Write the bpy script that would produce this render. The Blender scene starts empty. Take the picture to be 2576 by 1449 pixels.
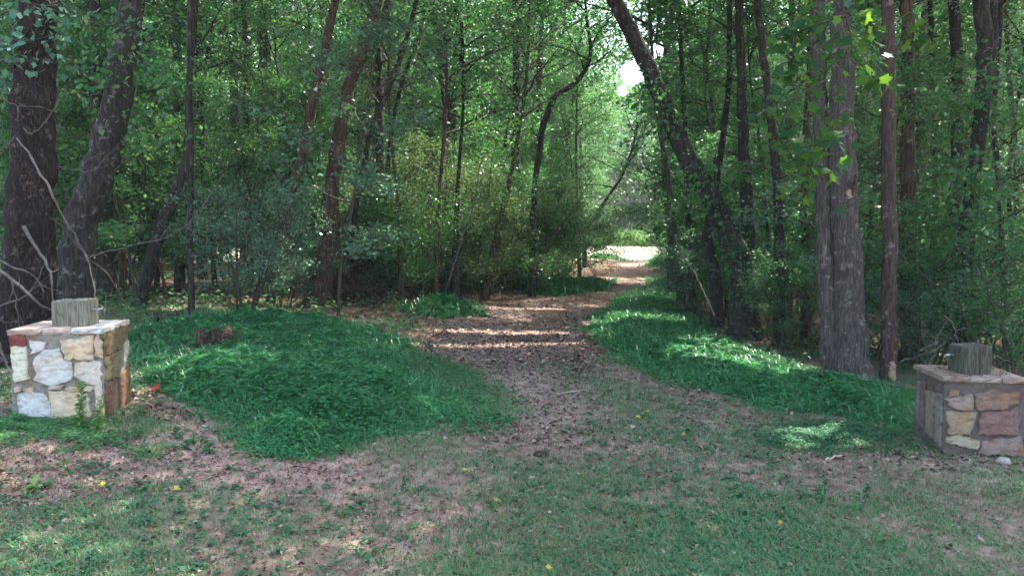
import bpy, math, random
import numpy as np
from mathutils import Vector

# ------------------------------------------------------------------ camera, world, sun, exposure
S = bpy.context.scene
COL = S.collection
EYE = 1.40
F = 2000.0 / 2576.0 * 36.0
PITCH = math.atan((724.5 - 590.0) / 2000.0)
cam = bpy.data.cameras.new('camera'); cam.lens = F; cam.sensor_width = 36; cam.clip_start = 0.05; cam.clip_end = 2000
camo = bpy.data.objects.new('camera', cam); COL.objects.link(camo)
camo.location = (0, 0, EYE); camo.rotation_euler = (math.pi / 2 - PITCH, 0, 0)
S.camera = camo

SUN_AZ, SUN_EL = math.radians(38), math.radians(60)      # azimuth measured from +Y towards +X
SUNV = np.array([math.sin(SUN_AZ) * math.cos(SUN_EL), math.cos(SUN_AZ) * math.cos(SUN_EL), math.sin(SUN_EL)])
W = bpy.data.worlds.new('World'); S.world = W; W.use_nodes = True
nt = W.node_tree
bg = nt.nodes['Background']
sky = nt.nodes.new('ShaderNodeTexSky'); sky.sky_type = 'NISHITA'; sky.sun_disc = False
sky.sun_elevation = SUN_EL; sky.sun_rotation = SUN_AZ; sky.air_density = 1.2; sky.dust_density = 3.0; sky.ozone_density = 1.0
nt.links.new(sky.outputs[0], bg.inputs[0]); bg.inputs[1].default_value = 0.15
sl = bpy.data.lights.new('sun', 'SUN'); sl.energy = 4.0; sl.angle = math.radians(0.53); sl.color = (1.0, 0.95, 0.86)
so = bpy.data.objects.new('sun', sl); COL.objects.link(so)
so.rotation_euler = Vector(-SUNV).to_track_quat('-Z', 'Y').to_euler()
S.view_settings.view_transform = 'Standard'; S.view_settings.look = 'None'
S.view_settings.exposure = 2.75; S.view_settings.gamma = 1.0; S.view_settings.use_curve_mapping = False
S.render.engine = 'CYCLES'
cy = S.cycles
cy.use_denoising = True; cy.max_bounces = 10; cy.diffuse_bounces = 8; cy.glossy_bounces = 2
cy.transmission_bounces = 4; cy.transparent_max_bounces = 4; cy.sample_clamp_indirect = 6
cy.use_adaptive_sampling = False

# ------------------------------------------------------------------ terrain
def smooth(t):
    t = np.clip(t, 0, 1); return t * t * (3 - 2 * t)

def terrain(x, y):
    x = np.asarray(x, float); y = np.asarray(y, float)
    near = -0.066 * (np.clip(x, -7, 8) + 3.4)
    far = -0.35 + 1.8 * smooth((y - 58) / 60) + 0.10 * np.sin(x * 0.13 + 1)
    w = smooth((y - 14) / 30)
    z = near * (1 - w) + far * w
    z = z + 0.025 * np.sin(x * 1.3 + 0.7 * y) * np.sin(y * 0.9 - 0.4 * x) + 0.012 * np.sin(3.1 * x + 1.1) * np.cos(2.7 * y)
    # the grassy bank on the left of the path
    z = z + 0.16 * np.exp(-(((x + 3.6) / 2.2) ** 2 + ((y - 11.5) / 3.6) ** 2)) * .6
    # hummocks deep in the wood
    z = z + smooth((y - 16) / 10) * (1 - smooth((y - 48) / 10)) * 0.12 * np.sin(x * 0.45 + 2) * np.sin(y * 0.31)
    return z

def ray(u, v):
    xc = (u - 1288.0) / 2000.0; yc = (724.5 - v) / 2000.0
    c, s = math.cos(PITCH), math.sin(PITCH)
    d = np.array([xc, c + yc * s, -s + yc * c])
    return d
def at(u, v, Y):
    d = ray(u, v); t = Y / d[1]
    return np.array([d[0] * t, Y, EYE + d[2] * t])
def gnd(u, v):
    d = ray(u, v); t0 = 1.0
    for t in np.concatenate([np.arange(1, 30, 0.03), np.arange(30, 300, 0.2)]):
        p = d * t
        if EYE + p[2] <= float(terrain(p[0], p[1])):
            return np.array([p[0], p[1], float(terrain(p[0], p[1]))])
    p = d * 300
    return np.array([p[0], p[1], float(terrain(p[0], p[1]))])
def px(Y): return Y / 2000.0           # metres per pixel at depth Y

# ------------------------------------------------------------------ object helpers
def mesh_obj(name, V, Fq, mats, parent=None, rnd=None, col=None, mi=None, smoothf=False, F3=None):
    V = np.asarray(V, np.float32); me = bpy.data.meshes.new(name)
    nf4 = 0 if Fq is None else len(Fq); nf3 = 0 if F3 is None else len(F3)
    me.vertices.add(len(V)); me.vertices.foreach_set('co', V.ravel())
    loops = []
    if nf4: loops.append(np.asarray(Fq, np.int32).ravel())
    if nf3: loops.append(np.asarray(F3, np.int32).ravel())
    L = np.concatenate(loops)
    me.loops.add(len(L)); me.loops.foreach_set('vertex_index', L)
    me.polygons.add(nf4 + nf3)
    st = np.concatenate([np.arange(nf4) * 4, nf4 * 4 + np.arange(nf3) * 3]).astype(np.int32)
    me.polygons.foreach_set('loop_start', st)
    if mi is not None: me.polygons.foreach_set('material_index', np.asarray(mi, np.int32))
    if smoothf is True: me.polygons.foreach_set('use_smooth', np.ones(nf4 + nf3, bool))
    elif smoothf is not False: me.polygons.foreach_set('use_smooth', np.asarray(smoothf, bool))
    me.update(calc_edges=True)
    if rnd is not None:
        a = me.attributes.new('rnd', 'FLOAT', 'POINT'); a.data.foreach_set('value', np.asarray(rnd, np.float32))
    if col is not None:
        a = me.attributes.new('tint', 'FLOAT_COLOR', 'POINT')
        c4 = np.ones((len(V), 4), np.float32); c4[:, :3] = col
        a.data.foreach_set('color', c4.ravel())
    for m in (mats if isinstance(mats, (list, tuple)) else [mats]): me.materials.append(m)
    o = bpy.data.objects.new(name, me); COL.objects.link(o)
    if parent is not None: o.parent = parent
    return o
def tag(o, label=None, cat=None, group=None, kind=None):
    if label: o['label'] = label
    if cat: o['category'] = cat
    if group: o['group'] = group
    if kind: o['kind'] = kind
    return o
def empty(name, loc, label, cat, group=None):
    o = bpy.data.objects.new(name, None); COL.objects.link(o); o.location = [float(a) for a in loc]
    o.empty_display_size = 0.1
    return tag(o, label, cat, group)

# ------------------------------------------------------------------ materials
def mat(name):
    m = bpy.data.materials.new(name); m.use_nodes = True
    n = m.node_tree; n.nodes.clear()
    return m, n, n.nodes.new('ShaderNodeOutputMaterial')
def ramp(n, stops, interp='LINEAR'):
    r = n.nodes.new('ShaderNodeValToRGB'); r.color_ramp.interpolation = interp
    e = r.color_ramp.elements
    while len(e) < len(stops): e.new(0.5)
    for k, (p, c) in enumerate(stops):
        e[k].position = p; e[k].color = (*c, 1)
    return r
def leafmat(name, stops, trans=0.45, tcol=(1.2, 1.25, 0.45), gloss=0.12, rough=0.45):
    m, n, out = mat(name); L = n.links
    at_ = n.nodes.new('ShaderNodeAttribute'); at_.attribute_name = 'rnd'
    oi = n.nodes.new('ShaderNodeObjectInfo')
    mm = n.nodes.new('ShaderNodeMath'); mm.operation = 'MULTIPLY_ADD'; mm.inputs[1].default_value = 0.25; mm.inputs[2].default_value = -0.125
    L.new(oi.outputs['Random'], mm.inputs[0])
    ad = n.nodes.new('ShaderNodeMath'); ad.operation = 'ADD'; ad.use_clamp = True
    L.new(at_.outputs['Fac'], ad.inputs[0]); L.new(mm.outputs[0], ad.inputs[1])
    r = ramp(n, stops); L.new(ad.outputs[0], r.inputs[0])
    df = n.nodes.new('ShaderNodeBsdfDiffuse'); tr = n.nodes.new('ShaderNodeBsdfTranslucent'); gl = n.nodes.new('ShaderNodeBsdfGlossy')
    gl.inputs['Roughness'].default_value = rough
    tc = n.nodes.new('ShaderNodeVectorMath'); tc.operation = 'MULTIPLY'; tc.inputs[1].default_value = tcol
    L.new(r.outputs[0], df.inputs[0]); L.new(r.outputs[0], tc.inputs[0]); L.new(tc.outputs[0], tr.inputs[0])
    m1 = n.nodes.new('ShaderNodeMixShader'); m1.inputs[0].default_value = trans
    L.new(df.outputs[0], m1.inputs[1]); L.new(tr.outputs[0], m1.inputs[2])
    fr = n.nodes.new('ShaderNodeFresnel'); fr.inputs[0].default_value = 1.4
    fm = n.nodes.new('ShaderNodeMath'); fm.operation = 'MULTIPLY'; fm.inputs[1].default_value = gloss * 2.2
    L.new(fr.outputs[0], fm.inputs[0])
    m2 = n.nodes.new('ShaderNodeMixShader'); L.new(fm.outputs[0], m2.inputs[0])
    L.new(m1.outputs[0], m2.inputs[1]); L.new(gl.outputs[0], m2.inputs[2])
    L.new(m2.outputs[0], out.inputs[0])
    return m
def barkmat(name, c1, c2, c3, scale=(14, 14, 2.2), bump=0.6, spots=None, rough=0.95):
    m, n, out = mat(name); L = n.links
    tc = n.nodes.new('ShaderNodeTexCoord'); mp = n.nodes.new('ShaderNodeMapping'); mp.inputs['Scale'].default_value = scale
    L.new(tc.outputs['Object'], mp.inputs[0])
    no = n.nodes.new('ShaderNodeTexNoise'); no.inputs['Scale'].default_value = 1.4; no.inputs['Detail'].default_value = 7; no.inputs['Roughness'].default_value = 0.65
    L.new(mp.outputs[0], no.inputs[0])
    vo = n.nodes.new('ShaderNodeTexVoronoi'); vo.inputs['Scale'].default_value = 1.6; vo.feature = 'DISTANCE_TO_EDGE'
    L.new(mp.outputs[0], vo.inputs[0])
    r = ramp(n, [(0.3, c1), (0.52, c2), (0.72, c3)]); L.new(no.outputs[0], r.inputs[0])
    vr = ramp(n, [(0.0, (0.45, 0.45, 0.45)), (0.16, (1, 1, 1))]); L.new(vo.outputs[0], vr.inputs[0])
    mx = n.nodes.new('ShaderNodeMix'); mx.data_type = 'RGBA'; mx.blend_type = 'MULTIPLY'; mx.inputs[0].default_value = 0.7
    L.new(r.outputs[0], mx.inputs[6]); L.new(vr.outputs[0], mx.inputs[7])
    colr = mx.outputs[2]
    if spots:
        n2 = n.nodes.new('ShaderNodeTexNoise'); n2.inputs['Scale'].default_value = 9; n2.inputs['Detail'].default_value = 5; n2.inputs['Roughness'].default_value = 0.7
        L.new(tc.outputs['Object'], n2.inputs[0])
        sr = ramp(n, [(0.57, (0, 0, 0)), (0.66, (1, 1, 1))]); L.new(n2.outputs[0], sr.inputs[0])
        m2 = n.nodes.new('ShaderNodeMix'); m2.data_type = 'RGBA'
        L.new(sr.outputs[0], m2.inputs[0]); L.new(colr, m2.inputs[6]); m2.inputs[7].default_value = (*spots, 1); colr = m2.outputs[2]
    b = n.nodes.new('ShaderNodeBsdfPrincipled'); b.inputs['Roughness'].default_value = rough; b.inputs['Specular IOR Level'].default_value = 0.15
    L.new(colr, b.inputs['Base Color'])
    bu = n.nodes.new('ShaderNodeBump'); bu.inputs['Strength'].default_value = bump; bu.inputs['Distance'].default_value = 0.02
    ml = n.nodes.new('ShaderNodeMath'); ml.operation = 'MULTIPLY'; L.new(no.outputs[0], ml.inputs[0]); L.new(vr.outputs[0], ml.inputs[1])
    L.new(ml.outputs[0], bu.inputs['Height']); L.new(bu.outputs[0], b.inputs['Normal'])
    L.new(b.outputs[0], out.inputs[0])
    return m
def simplemat(name, stops, scale=20, rough=0.9, bump=0.3, stretch=(1, 1, 1), attr=None):
    m, n, out = mat(name); L = n.links
    tc = n.nodes.new('ShaderNodeTexCoord'); mp = n.nodes.new('ShaderNodeMapping'); mp.inputs['Scale'].default_value = stretch
    L.new(tc.outputs['Object'], mp.inputs[0])
    no = n.nodes.new('ShaderNodeTexNoise'); no.inputs['Scale'].default_value = scale; no.inputs['Detail'].default_value = 8; no.inputs['Roughness'].default_value = 0.68
    L.new(mp.outputs[0], no.inputs[0])
    b = n.nodes.new('ShaderNodeBsdfPrincipled'); b.inputs['Roughness'].default_value = rough; b.inputs['Specular IOR Level'].default_value = 0.2
    if attr == 'rnd':
        a = n.nodes.new('ShaderNodeAttribute'); a.attribute_name = 'rnd'
        r = ramp(n, stops); L.new(a.outputs['Fac'], r.inputs[0]); L.new(r.outputs[0], b.inputs['Base Color'])
    elif attr == 'tint':
        a = n.nodes.new('ShaderNodeAttribute'); a.attribute_name = 'tint'
        r = ramp(n, stops); L.new(no.outputs[0], r.inputs[0])
        mx = n.nodes.new('ShaderNodeMix'); mx.data_type = 'RGBA'; mx.blend_type = 'MULTIPLY'; mx.inputs[0].default_value = 1
        L.new(a.outputs['Color'], mx.inputs[6]); L.new(r.outputs[0], mx.inputs[7]); L.new(mx.outputs[2], b.inputs['Base Color'])
    else:
        r = ramp(n, stops); L.new(no.outputs[0], r.inputs[0]); L.new(r.outputs[0], b.inputs['Base Color'])
    bu = n.nodes.new('ShaderNodeBump'); bu.inputs['Strength'].default_value = bump; bu.inputs['Distance'].default_value = 0.01
    L.new(no.outputs[0], bu.inputs['Height']); L.new(bu.outputs[0], b.inputs['Normal'])
    L.new(b.outputs[0], out.inputs[0])
    return m

G = lambda r, g, b: (r, g, b)
M_LEAF = leafmat('leaf_green', [(0.0, G(.030, .095, .042)), (0.45, G(.050, .155, .060)), (0.8, G(.075, .210, .080)), (0.97, G(.13, .24, .07))], trans=.5, tcol=(1.1, 1.25, .6))
M_LEAFY = leafmat('leaf_yellow_green', [(0.0, G(.040, .130, .055)), (0.5, G(.065, .205, .075)), (0.9, G(.11, .27, .085)), (1.0, G(.21, .28, .07))], trans=0.5)
M_LEAFB = leafmat('leaf_blue_green', [(0.0, G(.038, .115, .068)), (0.5, G(.070, .19, .11)), (1.0, G(.13, .27, .165))], trans=0.3, gloss=0.2)
M_CEDAR = leafmat('cedar_twig', [(0.0, G(.070, .085, .055)), (0.5, G(.085, .150, .070)), (1.0, G(.16, .20, .11))], trans=0.45, gloss=0.05)
M_MAPLE = leafmat('maple_leaf', [(0.0, G(.020, .070, .035)), (0.6, G(.030, .100, .042)), (1.0, G(.06, .14, .035))], trans=0.62, tcol=(2.6, 2.0, 0.35), gloss=0.05)
M_LUSH = leafmat('lush_grass', [(0.0, G(.026, .105, .045)), (0.5, G(.044, .180, .072)), (0.85, G(.075, .26, .105)), (1.0, G(.13, .29, .11))], trans=0.4, tcol=(1.1, 1.2, .6), gloss=0.06)
M_GRASS = leafmat('lawn_grass', [(0.0, G(.055, .155, .065)), (0.5, G(.085, .22, .092)), (0.85, G(.15, .23, .10)), (1.0, G(.27, .22, .13))], trans=0.35, tcol=(1.1, 1.2, .6), gloss=0.03)
M_WEED = leafmat('weed_leaf', [(0.0, G(.028, .105, .05)), (0.6, G(.048, .155, .075)), (1.0, G(.10, .20, .07))], trans=0.35, tcol=(1.1, 1.2, .6))
M_STRAW = leafmat('dry_grass', [(0.0, G(.09, .05, .03)), (0.6, G(.23, .145, .095)), (1.0, G(.33, .24, .16))], trans=0.3, tcol=(1, 1, 1), gloss=0.01)
M_LITTER = simplemat('leaf_litter', [(0.0, G(.035, .022, .018)), (0.35, G(.14, .076, .060)), (0.7, G(.27, .160, .128)), (0.92, G(.29, .205, .17)), (1.0, G(.36, .27, .22))], attr='rnd', bump=0.0, scale=60)
M_BARK_RED = barkmat('bark_rough_dark', (.006, .004, .004), (.020, .013, .011), (.075, .050, .044), scale=(26, 26, 9), bump=1.0, spots=(.10, .072, .062))
M_BARK_DK = barkmat('bark_dark', (.010, .009, .008), (.036, .030, .025), (.082, .069, .058), scale=(18, 18, 3), bump=0.8, spots=(.12, .12, .105))
M_BARK_GREY = barkmat('bark_grey', (.026, .020, .017), (.076, .061, .054), (.145, .118, .106), scale=(30, 30, 3.2), bump=0.7, spots=(.17, .155, .135))
M_BARK_BRN = barkmat('bark_brown', (.018, .011, .008), (.085, .054, .039), (.25, .175, .13), scale=(20, 20, 1.6), bump=0.9)
M_BARK_WARM = barkmat('bark_warm', (.022, .014, .012), (.068, .044, .036), (.13, .088, .074), scale=(26, 26, 2.4), bump=0.6, spots=(.17, .14, .13))
M_TWIG = simplemat('twig_dark', [(0.3, G(.03, .022, .018)), (0.7, G(.085, .065, .052))], scale=12)
M_DEAD = simplemat('dead_wood', [(0.3, G(.055, .045, .042)), (0.7, G(.16, .135, .12))], scale=18, stretch=(1, 1, 1))
M_PEEL = simplemat('bare_wood', [(0.3, G(.16, .105, .065)), (0.7, G(.36, .26, .17))], scale=14)
M_STONE, n_, o_ = mat('rubble_stone')
def _stone(n, out):
    L = n.links; tc = n.nodes.new('ShaderNodeTexCoord'); a = n.nodes.new('ShaderNodeAttribute'); a.attribute_name = 'tint'
    def nz(sc, det, ro=.65, st=(1, 1, 1)):
        mp = n.nodes.new('ShaderNodeMapping'); mp.inputs['Scale'].default_value = st; L.new(tc.outputs['Object'], mp.inputs[0])
        q = n.nodes.new('ShaderNodeTexNoise'); q.inputs['Scale'].default_value = sc; q.inputs['Detail'].default_value = det; q.inputs['Roughness'].default_value = ro; L.new(mp.outputs[0], q.inputs[0]); return q
    n1, n2, n3 = nz(5, 5, .6), nz(38, 8, .7), nz(9, 6, .6, (1, 1, 3))
    def mx(f, A, B, bt='MIX', fac=None):
        q = n.nodes.new('ShaderNodeMix'); q.data_type = 'RGBA'; q.blend_type = bt
        if fac is None: L.new(f, q.inputs[0])
        else: q.inputs[0].default_value = fac
        L.new(A, q.inputs[6])
        if isinstance(B, tuple): q.inputs[7].default_value = (*B, 1)
        else: L.new(B, q.inputs[7])
        return q.outputs[2]
    r1 = ramp(n, [(.48, G(0, 0, 0)), (.62, G(.55, .55, .55))]); L.new(n1.outputs[0], r1.inputs[0])
    rust = mx(None, a.outputs['Color'], (1.0, .72, .48), 'MULTIPLY', 1.0)
    c = mx(r1.outputs[0], a.outputs['Color'], rust)
    r2 = ramp(n, [(.3, G(.62, .60, .58)), (.5, G(.95, .94, .93)), (.7, G(1.05, 1.05, 1.05))]); L.new(n2.outputs[0], r2.inputs[0]); c = mx(None, c, r2.outputs[0], 'MULTIPLY', .8)
    r3 = ramp(n, [(.35, G(.60, .57, .54)), (.55, G(1, 1, 1))]); L.new(n3.outputs[0], r3.inputs[0]); c = mx(None, c, r3.outputs[0], 'MULTIPLY', .8)
    b = n.nodes.new('ShaderNodeBsdfPrincipled'); b.inputs['Roughness'].default_value = .9; b.inputs['Specular IOR Level'].default_value = .15; L.new(c, b.inputs['Base Color'])
    bu = n.nodes.new('ShaderNodeBump'); bu.inputs['Strength'].default_value = .7; bu.inputs['Distance'].default_value = .012
    L.new(n2.outputs[0], bu.inputs['Height']); L.new(bu.outputs[0], b.inputs['Normal']); L.new(b.outputs[0], out.inputs[0])
_stone(n_, o_)
M_POST = barkmat('weathered_post', (.09, .085, .060), (.20, .188, .140), (.29, .275, .22), scale=(44, 44, 3.2), bump=0.5)
M_POST2 = barkmat('mossy_post', (.028, .030, .022), (.085, .080, .060), (.15, .135, .10), scale=(40, 40, 4.5), bump=0.6)
M_MET, n_, o_ = mat('galvanised_metal')
b_ = n_.nodes.new('ShaderNodeBsdfPrincipled'); b_.inputs['Base Color'].default_value = (.42, .44, .50, 1); b_.inputs['Metallic'].default_value = 0.8; b_.inputs['Roughness'].default_value = 0.45
n_.links.new(b_.outputs[0], o_.inputs[0])
M_FENCE = simplemat('fence_metal', [(0.3, G(.03, .045, .04)), (0.7, G(.06, .08, .07))], scale=5)
M_FIELD = leafmat('field_grass', [(0, G(.10, .22, .06)), (1, G(.20, .34, .10))], trans=.4, tcol=(1.1, 1.2, .6), gloss=.05)
M_YEL = leafmat('fallen_yellow_leaf', [(0, G(.34, .27, .035)), (1, G(.42, .36, .07))], trans=0.2, tcol=(1, 1, .5), gloss=.1)
M_REDL = leafmat('fallen_red_leaf', [(0, G(.22, .025, .02)), (1, G(.28, .04, .035))], trans=0.2, tcol=(1, 1, .5), gloss=.1)
M_CHIP = simplemat('pale_wood_chip', [(0.3, G(.26, .19, .14)), (0.7, G(.44, .36, .28))], scale=20)
M_ROCK = simplemat('pale_rock', [(0.3, G(.20, .16, .13)), (0.7, G(.42, .35, .30))], scale=18)
M_PAPER = simplemat('white_scrap', [(0.3, G(.6, .6, .6)), (0.7, G(.8, .8, .8))], scale=8)

# ------------------------------------------------------------------ geometry generators
def norm(a): return a / np.maximum(np.linalg.norm(a, axis=-1, keepdims=True), 1e-9)
def leaves(P, T, N, L, Wd, fold=0.12, rnd=None):
    """kite shaped folded leaves -> verts, quads, rnd per vertex"""
    n = len(P); T = norm(T); N = N - (N * T).sum(1, keepdims=True) * T; N = norm(N); B = np.cross(T, N)
    L = np.broadcast_to(np.asarray(L, float), (n,))[:, None]; Wd = np.broadcast_to(np.asarray(Wd, float), (n,))[:, None]
    V = np.empty((n, 4, 3), np.float32)
    V[:, 0] = P; V[:, 1] = P + T * L * 0.42 + B * Wd * 0.5 + N * Wd * fold
    V[:, 2] = P + T * L - N * L * 0.12; V[:, 3] = P + T * L * 0.42 - B * Wd * 0.5 + N * Wd * fold
    Fq = np.arange(n * 4, dtype=np.int32).reshape(n, 4)
    r = np.repeat(rnd if rnd is not None else np.zeros(n), 4)
    return V.reshape(-1, 3), Fq, r
def tube(pts, rad, sides=6, rough=0.0, rng=None, cap=True, flute=0.0):
    pts = np.asarray(pts, float); n = len(pts); rad = np.broadcast_to(np.asarray(rad, float), (n,))
    T = norm(np.gradient(pts, axis=0))
    ref = np.array([0.0, 1.0, 0.0]) if abs(T[0][1]) < 0.9 else np.array([1.0, 0, 0])
    A = norm(ref - (T @ ref)[:, None] * T); B = np.cross(T, A)
    th = np.linspace(0, 2 * np.pi, sides, endpoint=False)
    R = rad[:, None] * np.ones((n, sides))
    if rough and rng is not None:
        lob = sum(np.sin(k * th + rng.uniform(0, 6.3)) * rng.uniform(.3, 1) / k for k in (2, 3, 5))
        R = R * (1 + rough * 0.5 * lob[None] + rough * 0.35 * rng.normal(size=(n, sides)))
    V = pts[:, None] + R[..., None] * (np.cos(th)[None, :, None] * A[:, None] + np.sin(th)[None, :, None] * B[:, None])
    i = np.arange(n - 1)[:, None] * sides; j = np.arange(sides)[None]; j2 = (j + 1) % sides
    Fq = np.stack([i + j, i + j2, i + sides + j2, i + sides + j], -1).reshape(-1, 4)
    return V.reshape(-1, 3), Fq
class Geo:
    def __init__(s): s.V = []; s.F = []; s.M = []; s.R = []; s.S = []; s.n = 0; s.C = []
    def add(s, V, Fq, mi=0, rnd=None, sm=False, col=None):
        s.V.append(np.asarray(V, np.float32)); s.F.append(np.asarray(Fq) + s.n); s.n += len(V)
        s.M.append(np.full(len(Fq), mi)); s.S.append(np.full(len(Fq), sm))
        s.R.append(np.zeros(len(V)) if rnd is None else rnd)
        s.C.append(np.broadcast_to(np.array((1, 1, 1.) if col is None else col), (len(V), 3)))
    def tube(s, pts, rad, sides=6, mi=0, **k):
        V, Fq = tube(pts, rad, sides, **k); s.add(V, Fq, mi, sm=True)
    def build(s, name, mats, parent=None, usecol=False):
        return mesh_obj(name, np.concatenate(s.V), np.concatenate(s.F), mats, parent, rnd=np.concatenate(s.R), mi=np.concatenate(s.M),
                        smoothf=np.concatenate(s.S), col=np.concatenate(s.C) if usecol else None)
def resample(pts, k):
    pts = np.asarray(pts, float)
    if len(pts) < 3:
        t = np.linspace(0, 1, k)[:, None]; return pts[0] * (1 - t) + pts[-1] * t
    n = len(pts); t = np.linspace(0, n - 1.0001, k); i = t.astype(int); f = (t - i)[:, None]
    P = np.vstack([2 * pts[0] - pts[1], pts, 2 * pts[-1] - pts[-2]])
    p0, p1, p2, p3 = P[i], P[i + 1], P[i + 2], P[np.minimum(i + 3, n + 1)]
    return 0.5 * ((2 * p1) + (p2 - p0) * f + (2 * p0 - 5 * p1 + 4 * p2 - p3) * f ** 2 + (3 * p1 - p0 - 3 * p2 + p3) * f ** 3)

def leaf_cloud(centres, n, spread, L, rng, flat=0.5, out=None, tilt=0.55, cl_r=None, aspect=0.62):
    """n leaves jittered about the given twig points"""
    idx = rng.integers(0, len(centres), n)
    P = centres[idx] + rng.normal(size=(n, 3)) * spread * np.array([1, 1, flat])
    T = rng.normal(size=(n, 3)) * np.array([1, 1, .35]) + np.array([0, 0, -0.25])
    N = np.array([0, 0, 1.0]) + rng.normal(size=(n, 3)) * tilt
    rr = (0.35 * (cl_r[idx] if cl_r is not None else rng.random(n)) + 0.65 * rng.random(n))
    l = L * rng.uniform(0.6, 1.25, n)
    return leaves(P, T, N, l, l * aspect, rnd=np.clip(rr, 0, 1))

def limb_system(rng, trunk_pts, trunk_r, t0, crown_r, nl, up=0.35, prof=None, sub=6, wob=0.12, curve=0.25):
    """limbs and side twigs grown from a trunk line; returns tubes and the leaf-bearing points"""
    tb = []; tips = []; clr = []
    n = len(trunk_pts); az = rng.uniform(0, 6.28)
    for k in range(nl):
        t = t0 + (1 - t0) * (k + rng.uniform(0, .9)) / nl
        t = min(t, 0.999)
        i = t * (n - 1); i0 = int(i); p = trunk_pts[i0] + (trunk_pts[min(i0 + 1, n - 1)] - trunk_pts[i0]) * (i - i0)
        s = (t - t0) / (1 - t0)
        pr = (prof(s) if prof else math.sin(math.pi * (0.12 + 0.82 * s)) ** 0.7)
        az += 2.4 + rng.uniform(-.5, .5)
        Lm = crown_r * pr * rng.uniform(.65, 1.2)
        d = np.array([math.cos(az), math.sin(az), up + 0.5 * s + rng.uniform(-.15, .25)]); d /= np.linalg.norm(d)
        m = 6; pts = [p]
        for q in range(m):
            d = d + rng.normal(size=3) * wob + np.array([0, 0, curve * rng.uniform(-.3, .7) / m]); d /= np.linalg.norm(d)
            pts.append(pts[-1] + d * Lm / m)
        pts = np.array(pts)
        r0 = min(trunk_r * 0.5, 0.010 + Lm * 0.013)
        tb.append((pts, np.linspace(r0, 0.005, len(pts)), 5))
        c = rng.random()
        for q in range(sub):
            f = rng.uniform(.22, 1.0) * m; i0 = min(int(f), m - 1)
            b = pts[i0] + (pts[i0 + 1] - pts[i0]) * (f - i0)
            dd = norm(pts[i0 + 1] - pts[i0]) + norm(rng.normal(size=3)) * 0.9 * np.array([1, 1, .6]); dd = norm(dd)
            l2 = Lm * rng.uniform(.22, .5)
            e = [b]
            for w_ in range(3):
                dd = norm(dd + rng.normal(size=3) * .2 + np.array([0, 0, -.04])); e.append(e[-1] + dd * l2 / 3)
            e = np.array(e); tb.append((e, np.linspace(max(r0 * .35, .005), .003, 4), 3))
            for w_ in (0.35, .6, .85, 1.05):
                j = min(w_, .999) * 3; j0 = int(j); tips.append(e[j0] + (e[j0 + 1] - e[j0]) * (j - j0)); clr.append(np.clip(c + rng.uniform(-.3, .3), 0, 1))
        for w_ in (.6, .8, 1): tips.append(pts[int(w_ * m)]); clr.append(c)
    return tb, np.array(tips), np.array(clr)

# sun gaps: where the photograph shows sun reaching the ground or a leaf, the canopy has a hole
GAPS = []
def gap(p, r=0.35): GAPS.append((np.asarray(p, float), r))
def seggap(u0, v0, u1, v1, n, r):
    a, b = gnd(u0, v0), gnd(u1, v1)
    for t in np.linspace(0, 1, n): gap(a + (b - a) * t, r)
seggap(1070, 868, 1440, 862, 8, .25)
seggap(1100, 832, 1400, 838, 6, .22)
seggap(1230, 775, 1400, 778, 4, .30)
seggap(1545, 702, 1625, 702, 2, .5)
seggap(1520, 675, 1640, 675, 3, .5)
seggap(1040, 770, 1190, 772, 4, .45)
seggap(1340, 725, 1500, 700, 4, .5)
seggap(1500, 815, 1600, 815, 3, .35)
seggap(1770, 890, 2040, 935, 7, .46)
seggap(1740, 915, 1990, 965, 6, .42)
seggap(520, 775, 590, 780, 2, .5)
seggap(680, 800, 760, 805, 2, .3)
for uv in ((2185, 80, 8.6), (2215, 115, 8.6), (2195, 215, 8.6), (2290, 85, 8.8), (2225, 170, 8.6)): gap(at(*uv), .30)
for uv in ((1000, 350, 19), (1100, 300, 19), (1250, 350, 21), (1350, 300, 25), (930, 450, 18), (1180, 450, 19.5), (890, 300, 17), (1060, 520, 17.5), (1290, 480, 22), (700, 180, 19), (600, 120, 21), (1400, 420, 26), (1230, 180, 28), (2480, 640, 14), (2540, 480, 15), (1760, 380, 17), (2330, 520, 16), (1930, 560, 15)): gap(at(*uv), .75)  # further crown holes, added to brighten the thicket, wood and shrub
for uv in ((610, 440, 13.9), (720, 480, 13.9), (660, 620, 13.9)): gap(at(*uv), .42)
def keep_mask(P):
    k = np.ones(len(P), bool)
    for g, r in GAPS:
        d = P - g; t = d @ SUNV; q = np.linalg.norm(d - t[:, None] * SUNV, axis=1)
        k &= ~((q < r) & (t > 0.6))
    # the opening over the ride through which the sky shows
    for (u, v, rr) in ((1590, 182, 30), (1655, 125, 22), (1565, 228, 15), (1645, 175, 15)):
        c = ray(u, v); d = P - np.array([0, 0, EYE]); t = d[:, 1] / c[1]
        q = np.linalg.norm(d - t[:, None] * c, axis=1)
        k &= ~((t > 9) & (q < rr * t / 2000.0))
    return k

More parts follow.
